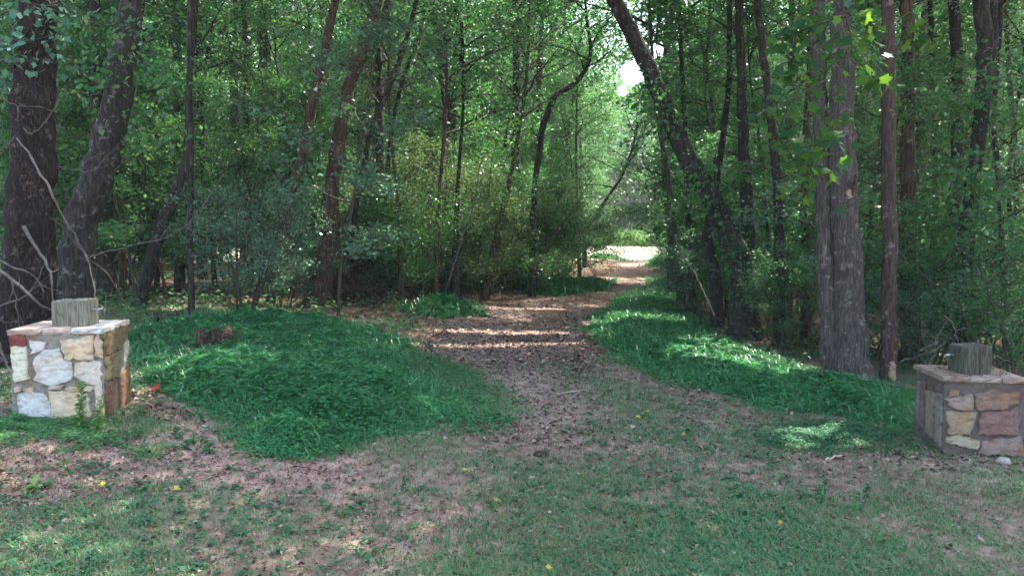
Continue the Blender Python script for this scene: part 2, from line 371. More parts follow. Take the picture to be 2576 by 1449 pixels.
# ------------------------------------------------------------------ the path and the ground
PATH_PIX = [(1330, 1250, 330), (1330, 1050, 150), (1280, 950, 210), (1265, 870, 215), (1285, 830, 205), (1350, 790, 170), (1430, 750, 130), (1560, 712, 85), (1605, 690, 70), (1600, 670, 75), (1590, 655, 85)]
PATH = []
for u, v, hw in PATH_PIX:
    p = gnd(u, v); PATH.append((p[0], p[1], hw * px(p[1])))
PATH = np.array(PATH)
PATH = np.vstack([[PATH[0][0], 0.0, 2.0], PATH, [PATH[-1][0] * 1.1, PATH[-1][1] + 25, 4.5]])
def path_x(y): return np.interp(y, PATH[:, 1], PATH[:, 0])
def path_w(y): return np.interp(y, PATH[:, 1], PATH[:, 2])
CLEAR_Y = 50.0
def poly(pix): return np.array([gnd(u, v)[:2] for u, v in pix])
def inside(P, poly_):
    x, y = P[:, 0], P[:, 1]; r = np.zeros(len(P), bool); n = len(poly_)
    for i in range(n):
        x1, y1 = poly_[i]; x2, y2 = poly_[(i + 1) % n]
        c = ((y1 > y) != (y2 > y)) & (x < (x2 - x1) * (y - y1) / (y2 - y1 + 1e-12) + x1)
        r ^= c
    return r
BANK_L = poly([(335, 850), (335, 910), (380, 970), (420, 1010), (520, 1075), (600, 1130), (680, 1160), (800, 1135), (950, 1110), (1080, 1105), (1130, 1085), (1185, 1050), (1130, 990), (1080, 940), (1020, 895), (980, 860), (930, 830), (860, 818), (700, 800), (520, 800), (400, 815)])
PATCH_A = poly([(1010, 785), (1100, 800), (1205, 795), (1215, 772), (1150, 768), (1020, 768)])
PATCH_B = poly([(1310, 740), (1400, 747), (1500, 735), (1540, 720), (1545, 705), (1450, 712), (1320, 728)])
BANK_R = poly([(1640, 700), (1700, 700), (1720, 760), (1800, 850), (1950, 900), (2070, 945), (2200, 965), (2310, 975), (2310, 1085), (2200, 1075), (2050, 1050), (1900, 1030), (1800, 995), (1680, 950), (1560, 900), (1480, 850), (1475, 820), (1520, 780), (1600, 735)])
PATCH_C = poly([(1470, 652), (1560, 658), (1600, 662), (1560, 650), (1480, 645)])
PATCH_D = poly([(1620, 670), (1690, 680), (1700, 660), (1650, 655)])

def vnoise(x, y, s=1.0, seed=0):
    r = np.random.default_rng(seed); o = 0
    for k in range(6):
        a = r.uniform(0, 6.28); f = s * r.uniform(.6, 1.8)
        o = o + np.sin((x * math.cos(a) + y * math.sin(a)) * f + r.uniform(0, 6.28) + 1.3 * np.sin((x * math.sin(a) - y * math.cos(a)) * f * .7 + r.uniform(0, 6)))
    return o / 6.0

def graded(a, b, near, k):
    out = [0.0]; s = near
    while out[-1] < b: out.append(out[-1] + s); s *= k
    neg = [0.0]; s = near
    while neg[-1] > a: neg.append(neg[-1] - s); s *= k
    return np.array(sorted(set(neg[1:] + out)))
gx = graded(-420, 420, 0.10, 1.022); gy = graded(-60, 700, 0.09, 1.0155)
X, Y = np.meshgrid(gx, gy); x, y = X.ravel(), Y.ravel()
z = terrain(x, y)
nx_, ny_ = len(gx), len(gy)
i = np.arange(ny_ - 1)[:, None] * nx_ + np.arange(nx_ - 1)[None]
Fq = np.stack([i, i + 1, i + 1 + nx_, i + nx_], -1).reshape(-1, 4)
dpath = np.abs(x - path_x(y)) / np.maximum(path_w(y), .1)
pathm = (1 - smooth((dpath - 0.75) / 0.5)) * smooth((y - 8.0) / 3)
bare = np.clip(1 - smooth((np.abs(x - path_x(y) - .1) / 1.0)), 0, 1) * smooth((y - 6.2) / 1.2) * (1 - smooth((y - 10.3) / 1.5))
bare = np.maximum(bare, .75 * inside(np.column_stack([x, y]), poly([(-60, 1112), (150, 1135), (430, 1085), (330, 930), (400, 985), (620, 1150), (900, 1150), (900, 1200), (700, 1235), (300, 1235), (-60, 1290)])))
bare = np.maximum(bare, .75 * np.exp(-(((x + 2.6) / 1.9) ** 2 + ((y - 5.1) / .45) ** 2)))
bare = np.maximum(bare, smooth(vnoise(x, y, 1.7, 3) * 1.4 - .25) * (1 - smooth((y - 7.5) / 2)) * .8)
pl_ = gnd(1600, 1125); bare = np.maximum(bare, .9 * np.exp(-(((x - pl_[0]) / .55) ** 2 + ((y - pl_[1]) / .35) ** 2)))
pl_ = gnd(2380, 1160); bare = np.maximum(bare, .9 * np.exp(-(((x - pl_[0]) / .7) ** 2 + ((y - pl_[1]) / .22) ** 2)))
wood = smooth((y - 10.5) / 2.5) * (1 - smooth((y - CLEAR_Y) / 3) * (1 - smooth((y - 88) / 6)))
clay = np.exp(-(((x + 2.9) / 1.7) ** 2 + ((y - 5.15) / .5) ** 2))
field = smooth((y - CLEAR_Y) / 3)
colm = np.stack([np.clip(np.maximum(pathm, wood * .8) * (1 - field), 0, 1), np.clip(bare, 0, 1), np.clip(field, 0, 1)], 1)
def ground_mat():
    m, n, out = mat('soil_and_litter'); L = n.links
    a = n.nodes.new('ShaderNodeAttribute'); a.attribute_name = 'tint'
    sp = n.nodes.new('ShaderNodeSeparateColor'); L.new(a.outputs['Color'], sp.inputs[0])
    tc = n.nodes.new('ShaderNodeTexCoord')
    def noise(sc, det=8, ro=.65):
        q = n.nodes.new('ShaderNodeTexNoise'); q.inputs['Scale'].default_value = sc; q.inputs['Detail'].default_value = det; q.inputs['Roughness'].default_value = ro
        L.new(tc.outputs['Object'], q.inputs[0]); return q
    n1 = noise(9); n2 = noise(1.3, 5); n3 = noise(45, 4)
    lawn = ramp(n, [(.3, G(.075, .054, .040)), (.5, G(.18, .125, .094)), (.7, G(.30, .215, .17))]); L.new(n1.outputs[0], lawn.inputs[0])
    lit = ramp(n, [(.3, G(.035, .02, .016)), (.5, G(.11, .06, .048)), (.7, G(.21, .125, .10))]); L.new(n3.outputs[0], lit.inputs[0])
    br = ramp(n, [(.3, G(.15, .095, .076)), (.5, G(.30, .20, .165)), (.7, G(.43, .315, .265))]); L.new(n1.outputs[0], br.inputs[0])
    fd = ramp(n, [(.28, G(.12, .20, .07)), (.45, G(.46, .45, .32))]); L.new(n2.outputs[0], fd.inputs[0])  # pale field ground, the clearing's overexposed sunlight worked into the colour
    def mix(f, A, B):
        q = n.nodes.new('ShaderNodeMix'); q.data_type = 'RGBA'; L.new(f, q.inputs[0]); L.new(A, q.inputs[6]); L.new(B, q.inputs[7]); return q.outputs[2]
    c = mix(sp.outputs[0], lawn.outputs[0], lit.outputs[0]); c = mix(sp.outputs[1], c, br.outputs[0]); c = mix(sp.outputs[2], c, fd.outputs[0])
    b = n.nodes.new('ShaderNodeBsdfPrincipled'); b.inputs['Roughness'].default_value = .95; b.inputs['Specular IOR Level'].default_value = .1
    L.new(c, b.inputs['Base Color'])
    bu = n.nodes.new('ShaderNodeBump'); bu.inputs['Strength'].default_value = .7; bu.inputs['Distance'].default_value = .03
    L.new(n1.outputs[0], bu.inputs['Height']); L.new(bu.outputs[0], b.inputs['Normal']); L.new(b.outputs[0], out.inputs[0])
    return m
ground = mesh_obj('ground', np.stack([x, y, z], 1), Fq, ground_mat(), col=colm, smoothf=True)
tag(ground, 'brown woodland soil with dead leaves and thin lawn', None, None, 'structure')
# worn leaf covered track, a sheet just above the ground
ty = np.concatenate([np.arange(9.4, 30, .25), np.arange(30, 82, 1.0)])
tk = np.linspace(-1, 1, 9)
cxp = path_x(ty); ww = path_w(ty) * .86
TX = cxp[:, None] + tk[None] * ww[:, None] * (1 + .12 * np.sin(ty * 1.7)[:, None] * np.sign(tk)[None]); TY = np.repeat(ty[:, None], 9, 1)
# taper the near end into the grass
TX = cxp[:, None] + (TX - cxp[:, None]) * np.sqrt(np.clip((ty - 9.3) / 1.6, 0, 1))[:, None]
TZ = terrain(TX, TY) + .006
i = np.arange(len(ty) - 1)[:, None] * 9 + np.arange(8)[None]
tf = np.stack([i, i + 1, i + 10, i + 9], -1).reshape(-1, 4)
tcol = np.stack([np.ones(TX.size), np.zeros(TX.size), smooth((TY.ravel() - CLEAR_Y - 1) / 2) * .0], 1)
def track_mat():
    m, n, out = mat('track_surface'); L = n.links
    tc = n.nodes.new('ShaderNodeTexCoord')
    q = n.nodes.new('ShaderNodeTexNoise'); q.inputs['Scale'].default_value = 26; q.inputs['Detail'].default_value = 8; q.inputs['Roughness'].default_value = .7
    L.new(tc.outputs['Object'], q.inputs[0])
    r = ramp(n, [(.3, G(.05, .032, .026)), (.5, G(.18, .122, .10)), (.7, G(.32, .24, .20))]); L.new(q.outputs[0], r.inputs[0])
    r2 = ramp(n, [(.3, G(.42, .38, .30)), (.7, G(.62, .58, .48))]); L.new(q.outputs[0], r2.inputs[0])  # far end of the track, sun glare put into its paler colour
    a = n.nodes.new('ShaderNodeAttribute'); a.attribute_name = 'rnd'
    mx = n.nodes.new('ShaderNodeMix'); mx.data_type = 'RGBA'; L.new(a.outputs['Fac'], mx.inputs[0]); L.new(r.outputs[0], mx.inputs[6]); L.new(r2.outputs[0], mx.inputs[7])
    b = n.nodes.new('ShaderNodeBsdfPrincipled'); b.inputs['Roughness'].default_value = .95; b.inputs['Specular IOR Level'].default_value = .1
    L.new(mx.outputs[2], b.inputs['Base Color'])
    bu = n.nodes.new('ShaderNodeBump'); bu.inputs['Strength'].default_value = .8; bu.inputs['Distance'].default_value = .02
    L.new(q.outputs[0], bu.inputs['Height']); L.new(bu.outputs[0], b.inputs['Normal']); L.new(b.outputs[0], out.inputs[0])
    return m
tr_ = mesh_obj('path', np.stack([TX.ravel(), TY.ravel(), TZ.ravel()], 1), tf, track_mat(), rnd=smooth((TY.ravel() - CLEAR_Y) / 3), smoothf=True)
tag(tr_, 'leaf strewn dirt track leading to a sunny clearing', None, None, 'structure')

# ------------------------------------------------------------------ scattered ground cover (stuff)
rg = np.random.default_rng(11)
def scatter_wedge(n, y0, y1, rng, pw=1.0, margin=.5, xr=.70):
    """points with a density that falls off with distance as the view needs"""
    t = rng.random(n); yy = y0 * (y1 / y0) ** (t ** pw); xx = rng.uniform(-1, 1, n) * (xr * yy + margin)
    return np.stack([xx, yy], 1)
def blades(P, H, Wd, rng, lean=.5, rnd=None):
    n = len(P); az = rng.uniform(0, 6.28, n); D = np.stack([np.cos(az), np.sin(az), np.zeros(n)], 1); Bn = np.stack([-np.sin(az), np.cos(az), np.zeros(n)], 1)
    H = H[:, None]; ln = (lean * rng.uniform(.3, 1.5, n))[:, None]; Wd = np.broadcast_to(Wd, (n,))[:, None]
    Z = np.array([0, 0, 1.0])
    V = np.empty((n, 6, 3), np.float32)
    V[:, 0] = P - Bn * Wd * .5; V[:, 1] = P + Bn * Wd * .5
    m = P + Z * H * .62 + D * H * ln * .35
    V[:, 2] = m + Bn * Wd * .42; V[:, 3] = m - Bn * Wd * .42
    t = P + Z * H * (1 - .35 * ln) + D * H * ln
    V[:, 4] = t + Bn * Wd * .06; V[:, 5] = t - Bn * Wd * .06
    b = np.arange(n)[:, None] * 6
    Fq = np.concatenate([b + np.array([[0, 1, 2, 3]]), b + np.array([[3, 2, 4, 5]])])
    return V.reshape(-1, 3), Fq, np.repeat(rnd, 6)
_c1 = poly([(-60, 1112), (150, 1135), (340, 1120), (430, 1085), (330, 1010), (330, 930), (400, 985), (520, 1080), (620, 1150), (760, 1170), (900, 1150), (900, 1200), (700, 1235), (500, 1215), (300, 1235), (100, 1290), (-60, 1290)])
in_lush = lambda P: inside(P, BANK_L) | inside(P, BANK_R) | inside(P, PATCH_A) | inside(P, PATCH_B) | inside(P, PATCH_C) | inside(P, PATCH_D)
LP = gnd(146, 1056)[:2] + [-.05, .31]; RP = gnd(2470, 1146)[:2] + [.04, .32]
def off_pillars(P): return (np.abs(P - LP).max(1) > .35) & (np.abs(P - RP).max(1) > .34)

# short lawn
P = scatter_wedge(380000, 2.7, 13.5, rg)
dens = np.clip(.56 + 1.15 * vnoise(P[:, 0], P[:, 1], 1.6, 5) + .5 * vnoise(P[:, 0], P[:, 1], 5, 6), .08, 1)
dens *= 1 - .85 * np.exp(-(((P[:, 0] + 2.5) / 1.9) ** 2 + ((P[:, 1] - 5.1) / .55) ** 2))       # bare clay by the left pillar
dens *= 1 - .9 * np.exp(-(((P[:, 0] - path_x(P[:, 1]) - .1) / .95) ** 2)) * smooth((P[:, 1] - 5.6) / 1.5)
dens *= 1 - .85 * (1 - smooth((np.abs(P[:, 0] - path_x(P[:, 1])) / path_w(P[:, 1]) - .75) / .5)) * smooth((P[:, 1] - 9.5) / 2)
for (u, v, a_, b_2) in ((1600, 1125, .6, .3), (2380, 1160, .8, .25), (1350, 1130, 1.0, .55), (1130, 1290, .4, .2), (1150, 1210, .5, .25), (1650, 1250, .4, .12), (1900, 1210, .5, .2), (2250, 1330, .4, .12), (1010, 1390, .25, .08), (300, 1130, 1.2, .3), (880, 1440, .35, .12), (130, 1230, .8, .35)):
    q = gnd(u, v); dens *= 1 - .85 * np.exp(-(((P[:, 0] - q[0]) / a_) ** 2 + ((P[:, 1] - q[1]) / b_2) ** 2))
dens = np.where(inside(P, _c1), dens * .30, dens)
k = (rg.random(len(P)) < dens) & ~in_lush(P) & off_pillars(P); P = P[k]
P3 = np.column_stack([P, terrain(P[:, 0], P[:, 1]) - .004])
gr_ = np.clip(.30 + .30 * vnoise(P[:, 0], P[:, 1], 2.2, 9) + rg.normal(0, .22, len(P)), 0, 1)
sc = 1 + .05 * P[:, 1]
V, Fq, r = blades(P3, rg.uniform(.015, .050, len(P)) * sc, .0038 * sc, rg, 1.15, gr_)
tag(mesh_obj('lawn_grass', V, Fq, M_GRASS, rnd=r), 'short patchy lawn grass thinning over bare soil', 'grass', kind='stuff')
print('lawn', len(P))
# dry straw among the lawn
P = scatter_wedge(95000, 2.7, 12, rg); k = ~in_lush(P) & off_pillars(P) & (rg.random(len(P)) < np.clip(.45 + .8 * vnoise(P[:, 0], P[:, 1], 2.0, 15), .05, 1)); P = P[k]
P3 = np.column_stack([P, terrain(P[:, 0], P[:, 1])])
V, Fq, r = blades(P3, rg.uniform(.02, .06, len(P)), .003, rg, 1.5, rg.random(len(P)))
tag(mesh_obj('dry_grass', V, Fq, M_STRAW, rnd=r), 'brown dry straw mixed through the lawn', 'grass', kind='stuff')
# broad leaved lawn weeds: rosettes
P = scatter_wedge(12000, 2.7, 12, rg); k = ~in_lush(P) & off_pillars(P) & (rg.random(len(P)) < np.clip(.25 + .9 * vnoise(P[:, 0], P[:, 1], 1.2, 25), .04, 1)) & (np.abs(P[:, 0] - path_x(P[:, 1])) > .5 * smooth((P[:, 1] - 6) / 1)); P = P[k]
n = len(P); kk = 6; az = (rg.uniform(0, 6.28, n)[:, None] + np.arange(kk)[None] * 6.283 / kk + rg.normal(0, .3, (n, kk))).ravel()
C = np.repeat(np.column_stack([P, terrain(P[:, 0], P[:, 1]) + .012]), kk, 0) + rg.normal(size=(n * kk, 3)) * np.array([.014, .014, .006])
T = np.stack([np.cos(az), np.sin(az), rg.uniform(.05, .8, n * kk)], 1); l = np.repeat(rg.uniform(.018, .042, n), kk) * rg.uniform(.7, 1.2, n * kk)
V, Fq, r = leaves(C, T, np.tile([0, 0, 1.0], (n * kk, 1)), l, l * .75, .2, np.clip(np.repeat(rg.random(n), kk) + rg.normal(0, .15, n * kk), 0, 1))
tag(mesh_obj('lawn_weeds', V, Fq, M_WEED, rnd=r), 'small round leaved weeds dotted through the lawn', 'weeds', kind='stuff')
# leaf litter
P = np.vstack([scatter_wedge(110000, 2.8, 13, rg), scatter_wedge(120000, 9, 52, rg)])
yy = P[:, 1]; onp = 1 - smooth((np.abs(P[:, 0] - path_x(yy)) / path_w(yy) - .9) / .4)
dn = np.where(yy < 9.5, .26, .75 * onp + .5 * smooth((yy - 11) / 3))
dn = np.maximum(dn, .95 * np.exp(-(((P[:, 0] + 2.5) / 2.0) ** 2 + ((yy - 5.2) / .5) ** 2)))
dn = np.maximum(dn, .9 * np.exp(-(((P[:, 0] + 2.55) / .5) ** 2 + ((yy - 6.5) / .8) ** 2)))
q = gnd(2360, 1155); dn = np.maximum(dn, .8 * np.exp(-(((P[:, 0] - q[0]) / .8) ** 2 + ((yy - q[1]) / .25) ** 2)))
dn = np.maximum(dn, .70 * np.exp(-(((P[:, 0] - path_x(yy)) / 1.0) ** 2)) * smooth((yy - 4.8) / 2))
dn = np.maximum(dn, .9 * inside(P, _c1))
k = (rg.random(len(P)) < dn) & off_pillars(P) & (~(inside(P, BANK_L) | inside(P, BANK_R)) | (rg.random(len(P)) < .3)); P = P[k]; n = len(P)
l = np.clip(rg.lognormal(-3.6, .45, n), .010, .070) * (1 + .022 * P[:, 1]); l[P[:, 1] < 6] *= .62
C = np.column_stack([P, terrain(P[:, 0], P[:, 1]) + rg.uniform(.004, .022, n)])
V, Fq, r = leaves(C, rg.normal(size=(n, 3)) * [1, 1, .22], np.array([0, 0, 1.]) + rg.normal(size=(n, 3)) * .35, l, l * rg.uniform(.35, .8, n), .3, rg.random(n) ** .9)
tag(mesh_obj('leaf_litter', V, Fq, M_LITTER, rnd=r), 'fallen brown and pinkish dead leaves on the track and wood floor', 'leaf litter', kind='stuff')
print('litter', n)

def lush(name, pl, n, hmin, hmax, label, seed, L=.05, edge=.7, scale_y=True, matl=None):
    rng = np.random.default_rng(seed)
    lo, hi = pl.min(0) - .6, pl.max(0) + .6
    Q = []; D = []; tot = 0
    while tot < n:
        P = rng.uniform(lo, hi, (n * 2, 2))
        P = P[rng.random(len(P)) < np.clip((7.0 / P[:, 1]) ** 1.1, 0, 1)]
        P = P[off_pillars(P)]
        if matl is None: P = P[~inside(P, _c1) | (rng.random(len(P)) < np.clip(.12 + .5 * vnoise(P[:, 0], P[:, 1], 5, 2), 0, 1))]
        dmin = np.full(len(P), 9.0)
        for i in range(len(pl)):
            a, b = pl[i], pl[(i + 1) % len(pl)]; ab = b - a
            t = np.clip(((P - a) @ ab) / (ab @ ab + 1e-9), 0, 1); dmin = np.minimum(dmin, np.linalg.norm(P - a - t[:, None] * ab, axis=1))
        dmin = np.where(inside(P, pl), dmin, -dmin) - (.10 if hmax > .12 else 0)
        # ragged outline that thins out into the lawn
        dmin = dmin + .34 * vnoise(P[:, 0], P[:, 1], 2.6, seed + 3) + .16 * vnoise(P[:, 0], P[:, 1], 11, seed + 4)
        k = rng.random(len(P)) < np.clip((dmin + .30) / .85, 0, 1) ** 1.3
        Q.append(P[k]); D.append(dmin[k]); tot += k.sum()
    P = np.concatenate(Q)[:n]; dmin = np.maximum(np.concatenate(D)[:n], 0); n = len(P)
    clump = np.abs(vnoise(P[:, 0], P[:, 1], 6, seed + 8)) * .9 + np.abs(vnoise(P[:, 0], P[:, 1], 13, seed + 9)) * .5
    hh = (.03 + (hmax - .03) * smooth(dmin / edge) * (.55 + .45 * clump * 2)) * (1 + .30 * vnoise(P[:, 0], P[:, 1], 1.3, seed))
    hh = np.maximum(hh, .02)
    zz = hh * (1 - rng.random(n) ** 2.2 * .95)
    C = np.column_stack([P, terrain(P[:, 0], P[:, 1]) + zz])
    az = rng.uniform(0, 6.28, n) ; T = np.stack([np.cos(az), np.sin(az), rng.uniform(-.5, .5, n)], 1)
    s = np.clip(P[:, 1] / 7.0, .8, 3.5) ** .75
    l = L * rng.uniform(.6, 1.35, n) * s
    rr = np.clip(.45 + .22 * vnoise(P[:, 0], P[:, 1], 3, seed + 5) + rng.normal(0, .17, n), 0, 1)
    V, Fq, r = leaves(C, T, np.array([0, 0, 1.]) + rng.normal(size=(n, 3)) * .45, l, l * rng.uniform(.26, .46, n), .15, rr)
    if hmax > .12:     # arching stalks standing a little above the leaves
        kk = rng.random(n) < .06; C2 = C[kk].copy(); C2[:, 2] -= zz[kk] * .5
        V2, F2, r2 = blades(C2, rng.uniform(.07, .17, kk.sum()) * s[kk], .0052 * s[kk], rng, .9, np.clip(rr[kk] + .12, 0, 1))
        V = np.vstack([V, V2]); Fq = np.vstack([Fq, F2 + len(r)]); r = np.r_[r, r2]
    o = mesh_obj(name, V, Fq, matl or M_LUSH, rnd=r)
    return tag(o, label, 'grass', kind='stuff')
lush('tall_grass', BANK_L, 190000, 0, .20, 'lush green knee high grass on the left bank of the track', 31)
lush('low_grass', poly([(1080, 1100), (1200, 1085), (1310, 1040), (1240, 980), (1150, 930), (1060, 885), (1000, 870), (1080, 950), (1140, 1020)]), 9000, 0, .07, 'thin low grass fading from the left bank towards the bare track', 37, L=.03, edge=.3, matl=M_GRASS)
lush('tall_grass', BANK_R, 130000, 0, .19, 'lush green grass strip along the right edge of the track', 32)
lush('tall_grass', PATCH_A, 10000, .10, .34, 'small bright grass patch at the thicket foot left of the track', 33)
lush('tall_grass', PATCH_B, 10000, .10, .40, 'grass tuft band beside the track bend on its left', 34)
lush('tall_grass', PATCH_C, 3000, .1, .3, 'low grass at the shaded left lip of the clearing', 35)
lush('tall_grass', PATCH_D, 5000, .2, .6, 'grass clump at the right lip of the clearing', 36)
# woodland floor seedlings
P = scatter_wedge(9000, 11, 50, rg); k = ~in_lush(P) & (np.abs(P[:, 0] - path_x(P[:, 1])) > path_w(P[:, 1]) * 1.15) & (rg.random(len(P)) < np.clip(.35 + .9 * vnoise(P[:, 0], P[:, 1], .5, 44), 0, 1)); P = P[k]
n = len(P); kk = 9; C = np.repeat(np.column_stack([P, terrain(P[:, 0], P[:, 1]) + .12]), kk, 0) + rg.normal(size=(n * kk, 3)) * [.10, .10, .09]; m_ = n * kk
l = rg.uniform(.04, .08, m_) * (1 + .02 * C[:, 1])
V, Fq, r = leaves(C, rg.normal(size=(m_, 3)) * [1, 1, .3], np.array([0, 0, 1.]) + rg.normal(size=(m_, 3)) * .4, l, l * .6, .15, rg.random(m_))
tag(mesh_obj('undergrowth', V, Fq, M_LEAF, rnd=r), 'scattered low green seedlings on the woodland floor', 'undergrowth', kind='stuff')

# ------------------------------------------------------------------ stone gate pillars
def poly_stone(bm_v, bm_f, cols, P2, o, ex, ey, nrm, thick, col, rng, jag=.006):
    """one stone: polygon on a wall face, bulging out of the mortar with worn, chamfered edges"""
    P2 = np.asarray(P2, float)
    # subdivide + jag the outline
    Q = []
    for i in range(len(P2)):
        a, b = P2[i], P2[(i + 1) % len(P2)]; L = np.linalg.norm(b - a); m = max(1, int(L / .03))
        for t in range(m): Q.append(a + (b - a) * t / m + rng.normal(size=2) * jag)
    Q = np.array(Q); c = Q.mean(0); n = len(Q)
    base = len(bm_v)
    rings = [(1.06, -.004), (1.045, thick * .55), (1.0, thick), (.6, thick * 1.03)]
    for s, h in rings:
        for q in Q:
            p2 = c + (q - c) * s; hh = h + (rng.normal() * .0016 if h > 0 else 0)
            bm_v.append(o + ex * p2[0] + ey * p2[1] + nrm * hh); cols.append(np.clip(np.array(col) * (rng.uniform(.80, .95) if s > .99 else 1), 0, 1))
    for k in range(3):
        for i in range(n):
            j = (i + 1) % n; a = base + k * n
            bm_f.append((a + i, a + j, a + n + j, a + n + i))
    bm_v.append(o + ex * c[0] + ey * c[1] + nrm * thick * 1.03); cols.append(np.array(col)); ci = len(bm_v) - 1
    a = base + 3 * n
    for i in range(n): bm_f.append((a + i, a + (i + 1) % n, ci))
def boxverts(x0, x1, y0, y1, z0, z1, nsub=1):
    V = [(x0, y0, z0), (x1, y0, z0), (x1, y1, z0), (x0, y1, z0), (x0, y0, z1), (x1, y0, z1), (x1, y1, z1), (x0, y1, z1)]
    Fc = [(0, 1, 5, 4), (1, 2, 6, 5), (2, 3, 7, 6), (3, 0, 4, 7), (4, 5, 6, 7), (3, 2, 1, 0)]
    return V, Fc
def slab_mesh(name, w, d, z0, z1, matl, parent, rng, over=.0, tint=(1, 1, 1), segs=None):
    """irregular cap: a few flagstones side by side with ragged front edges, joints filled with mortar"""
    V = []; Fc = []; Cc = []
    for (a, b, dz, col, y0, y1) in segs:
        m = 7
        xs = np.linspace(a, b, m)
        base = len(V)
        for zz, ins in ((z0, .006), ((z0 + z1 + dz) / 2, 0), (z1 + dz, .004)):
            for x_ in xs: V.append((x_, y0 + ins + rng.normal() * .004, zz + rng.normal() * .0015)); Cc.append(np.array(col) * rng.uniform(.85, 1.1))
            for x_ in xs[::-1]: V.append((x_, y1 - ins + rng.normal() * .004, zz + rng.normal() * .0015)); Cc.append(np.array(col) * rng.uniform(.85, 1.1))
        n = 2 * m
        for k in range(2):
            for i in range(n):
                j = (i + 1) % n; A = base + k * n
                Fc.append((A + i, A + j, A + n + j, A + n + i))
        for i in range(m - 1):
            A = base + 2 * n
            Fc.append((A + i, A + i + 1, A + n - 2 - i, A + n - 1 - i))
            A = base
            Fc.append((A + n - 1 - i, A + n - 2 - i, A + i + 1, A + i))
    return polyobj(name, V, Fc, matl, parent, Cc)
def polyobj(name, V, Fc, matl, parent=None, cols=None, smoothf=False):
    me = bpy.data.meshes.new(name); me.from_pydata([tuple(map(float, v)) for v in V], [], Fc); me.update()
    if cols is not None:
        a = me.attributes.new('tint', 'FLOAT_COLOR', 'POINT'); c4 = np.ones((len(V), 4), np.float32); c4[:, :3] = np.clip(np.array(cols), 0, 1); a.data.foreach_set('color', c4.ravel())
    if smoothf: me.polygons.foreach_set('use_smooth', np.ones(len(Fc), bool))
    for m in (matl if isinstance(matl, (list, tuple)) else [matl]): me.materials.append(m)
    o = bpy.data.objects.new(name, me); COL.objects.link(o)
    if parent is not None: o.parent = parent
    return o
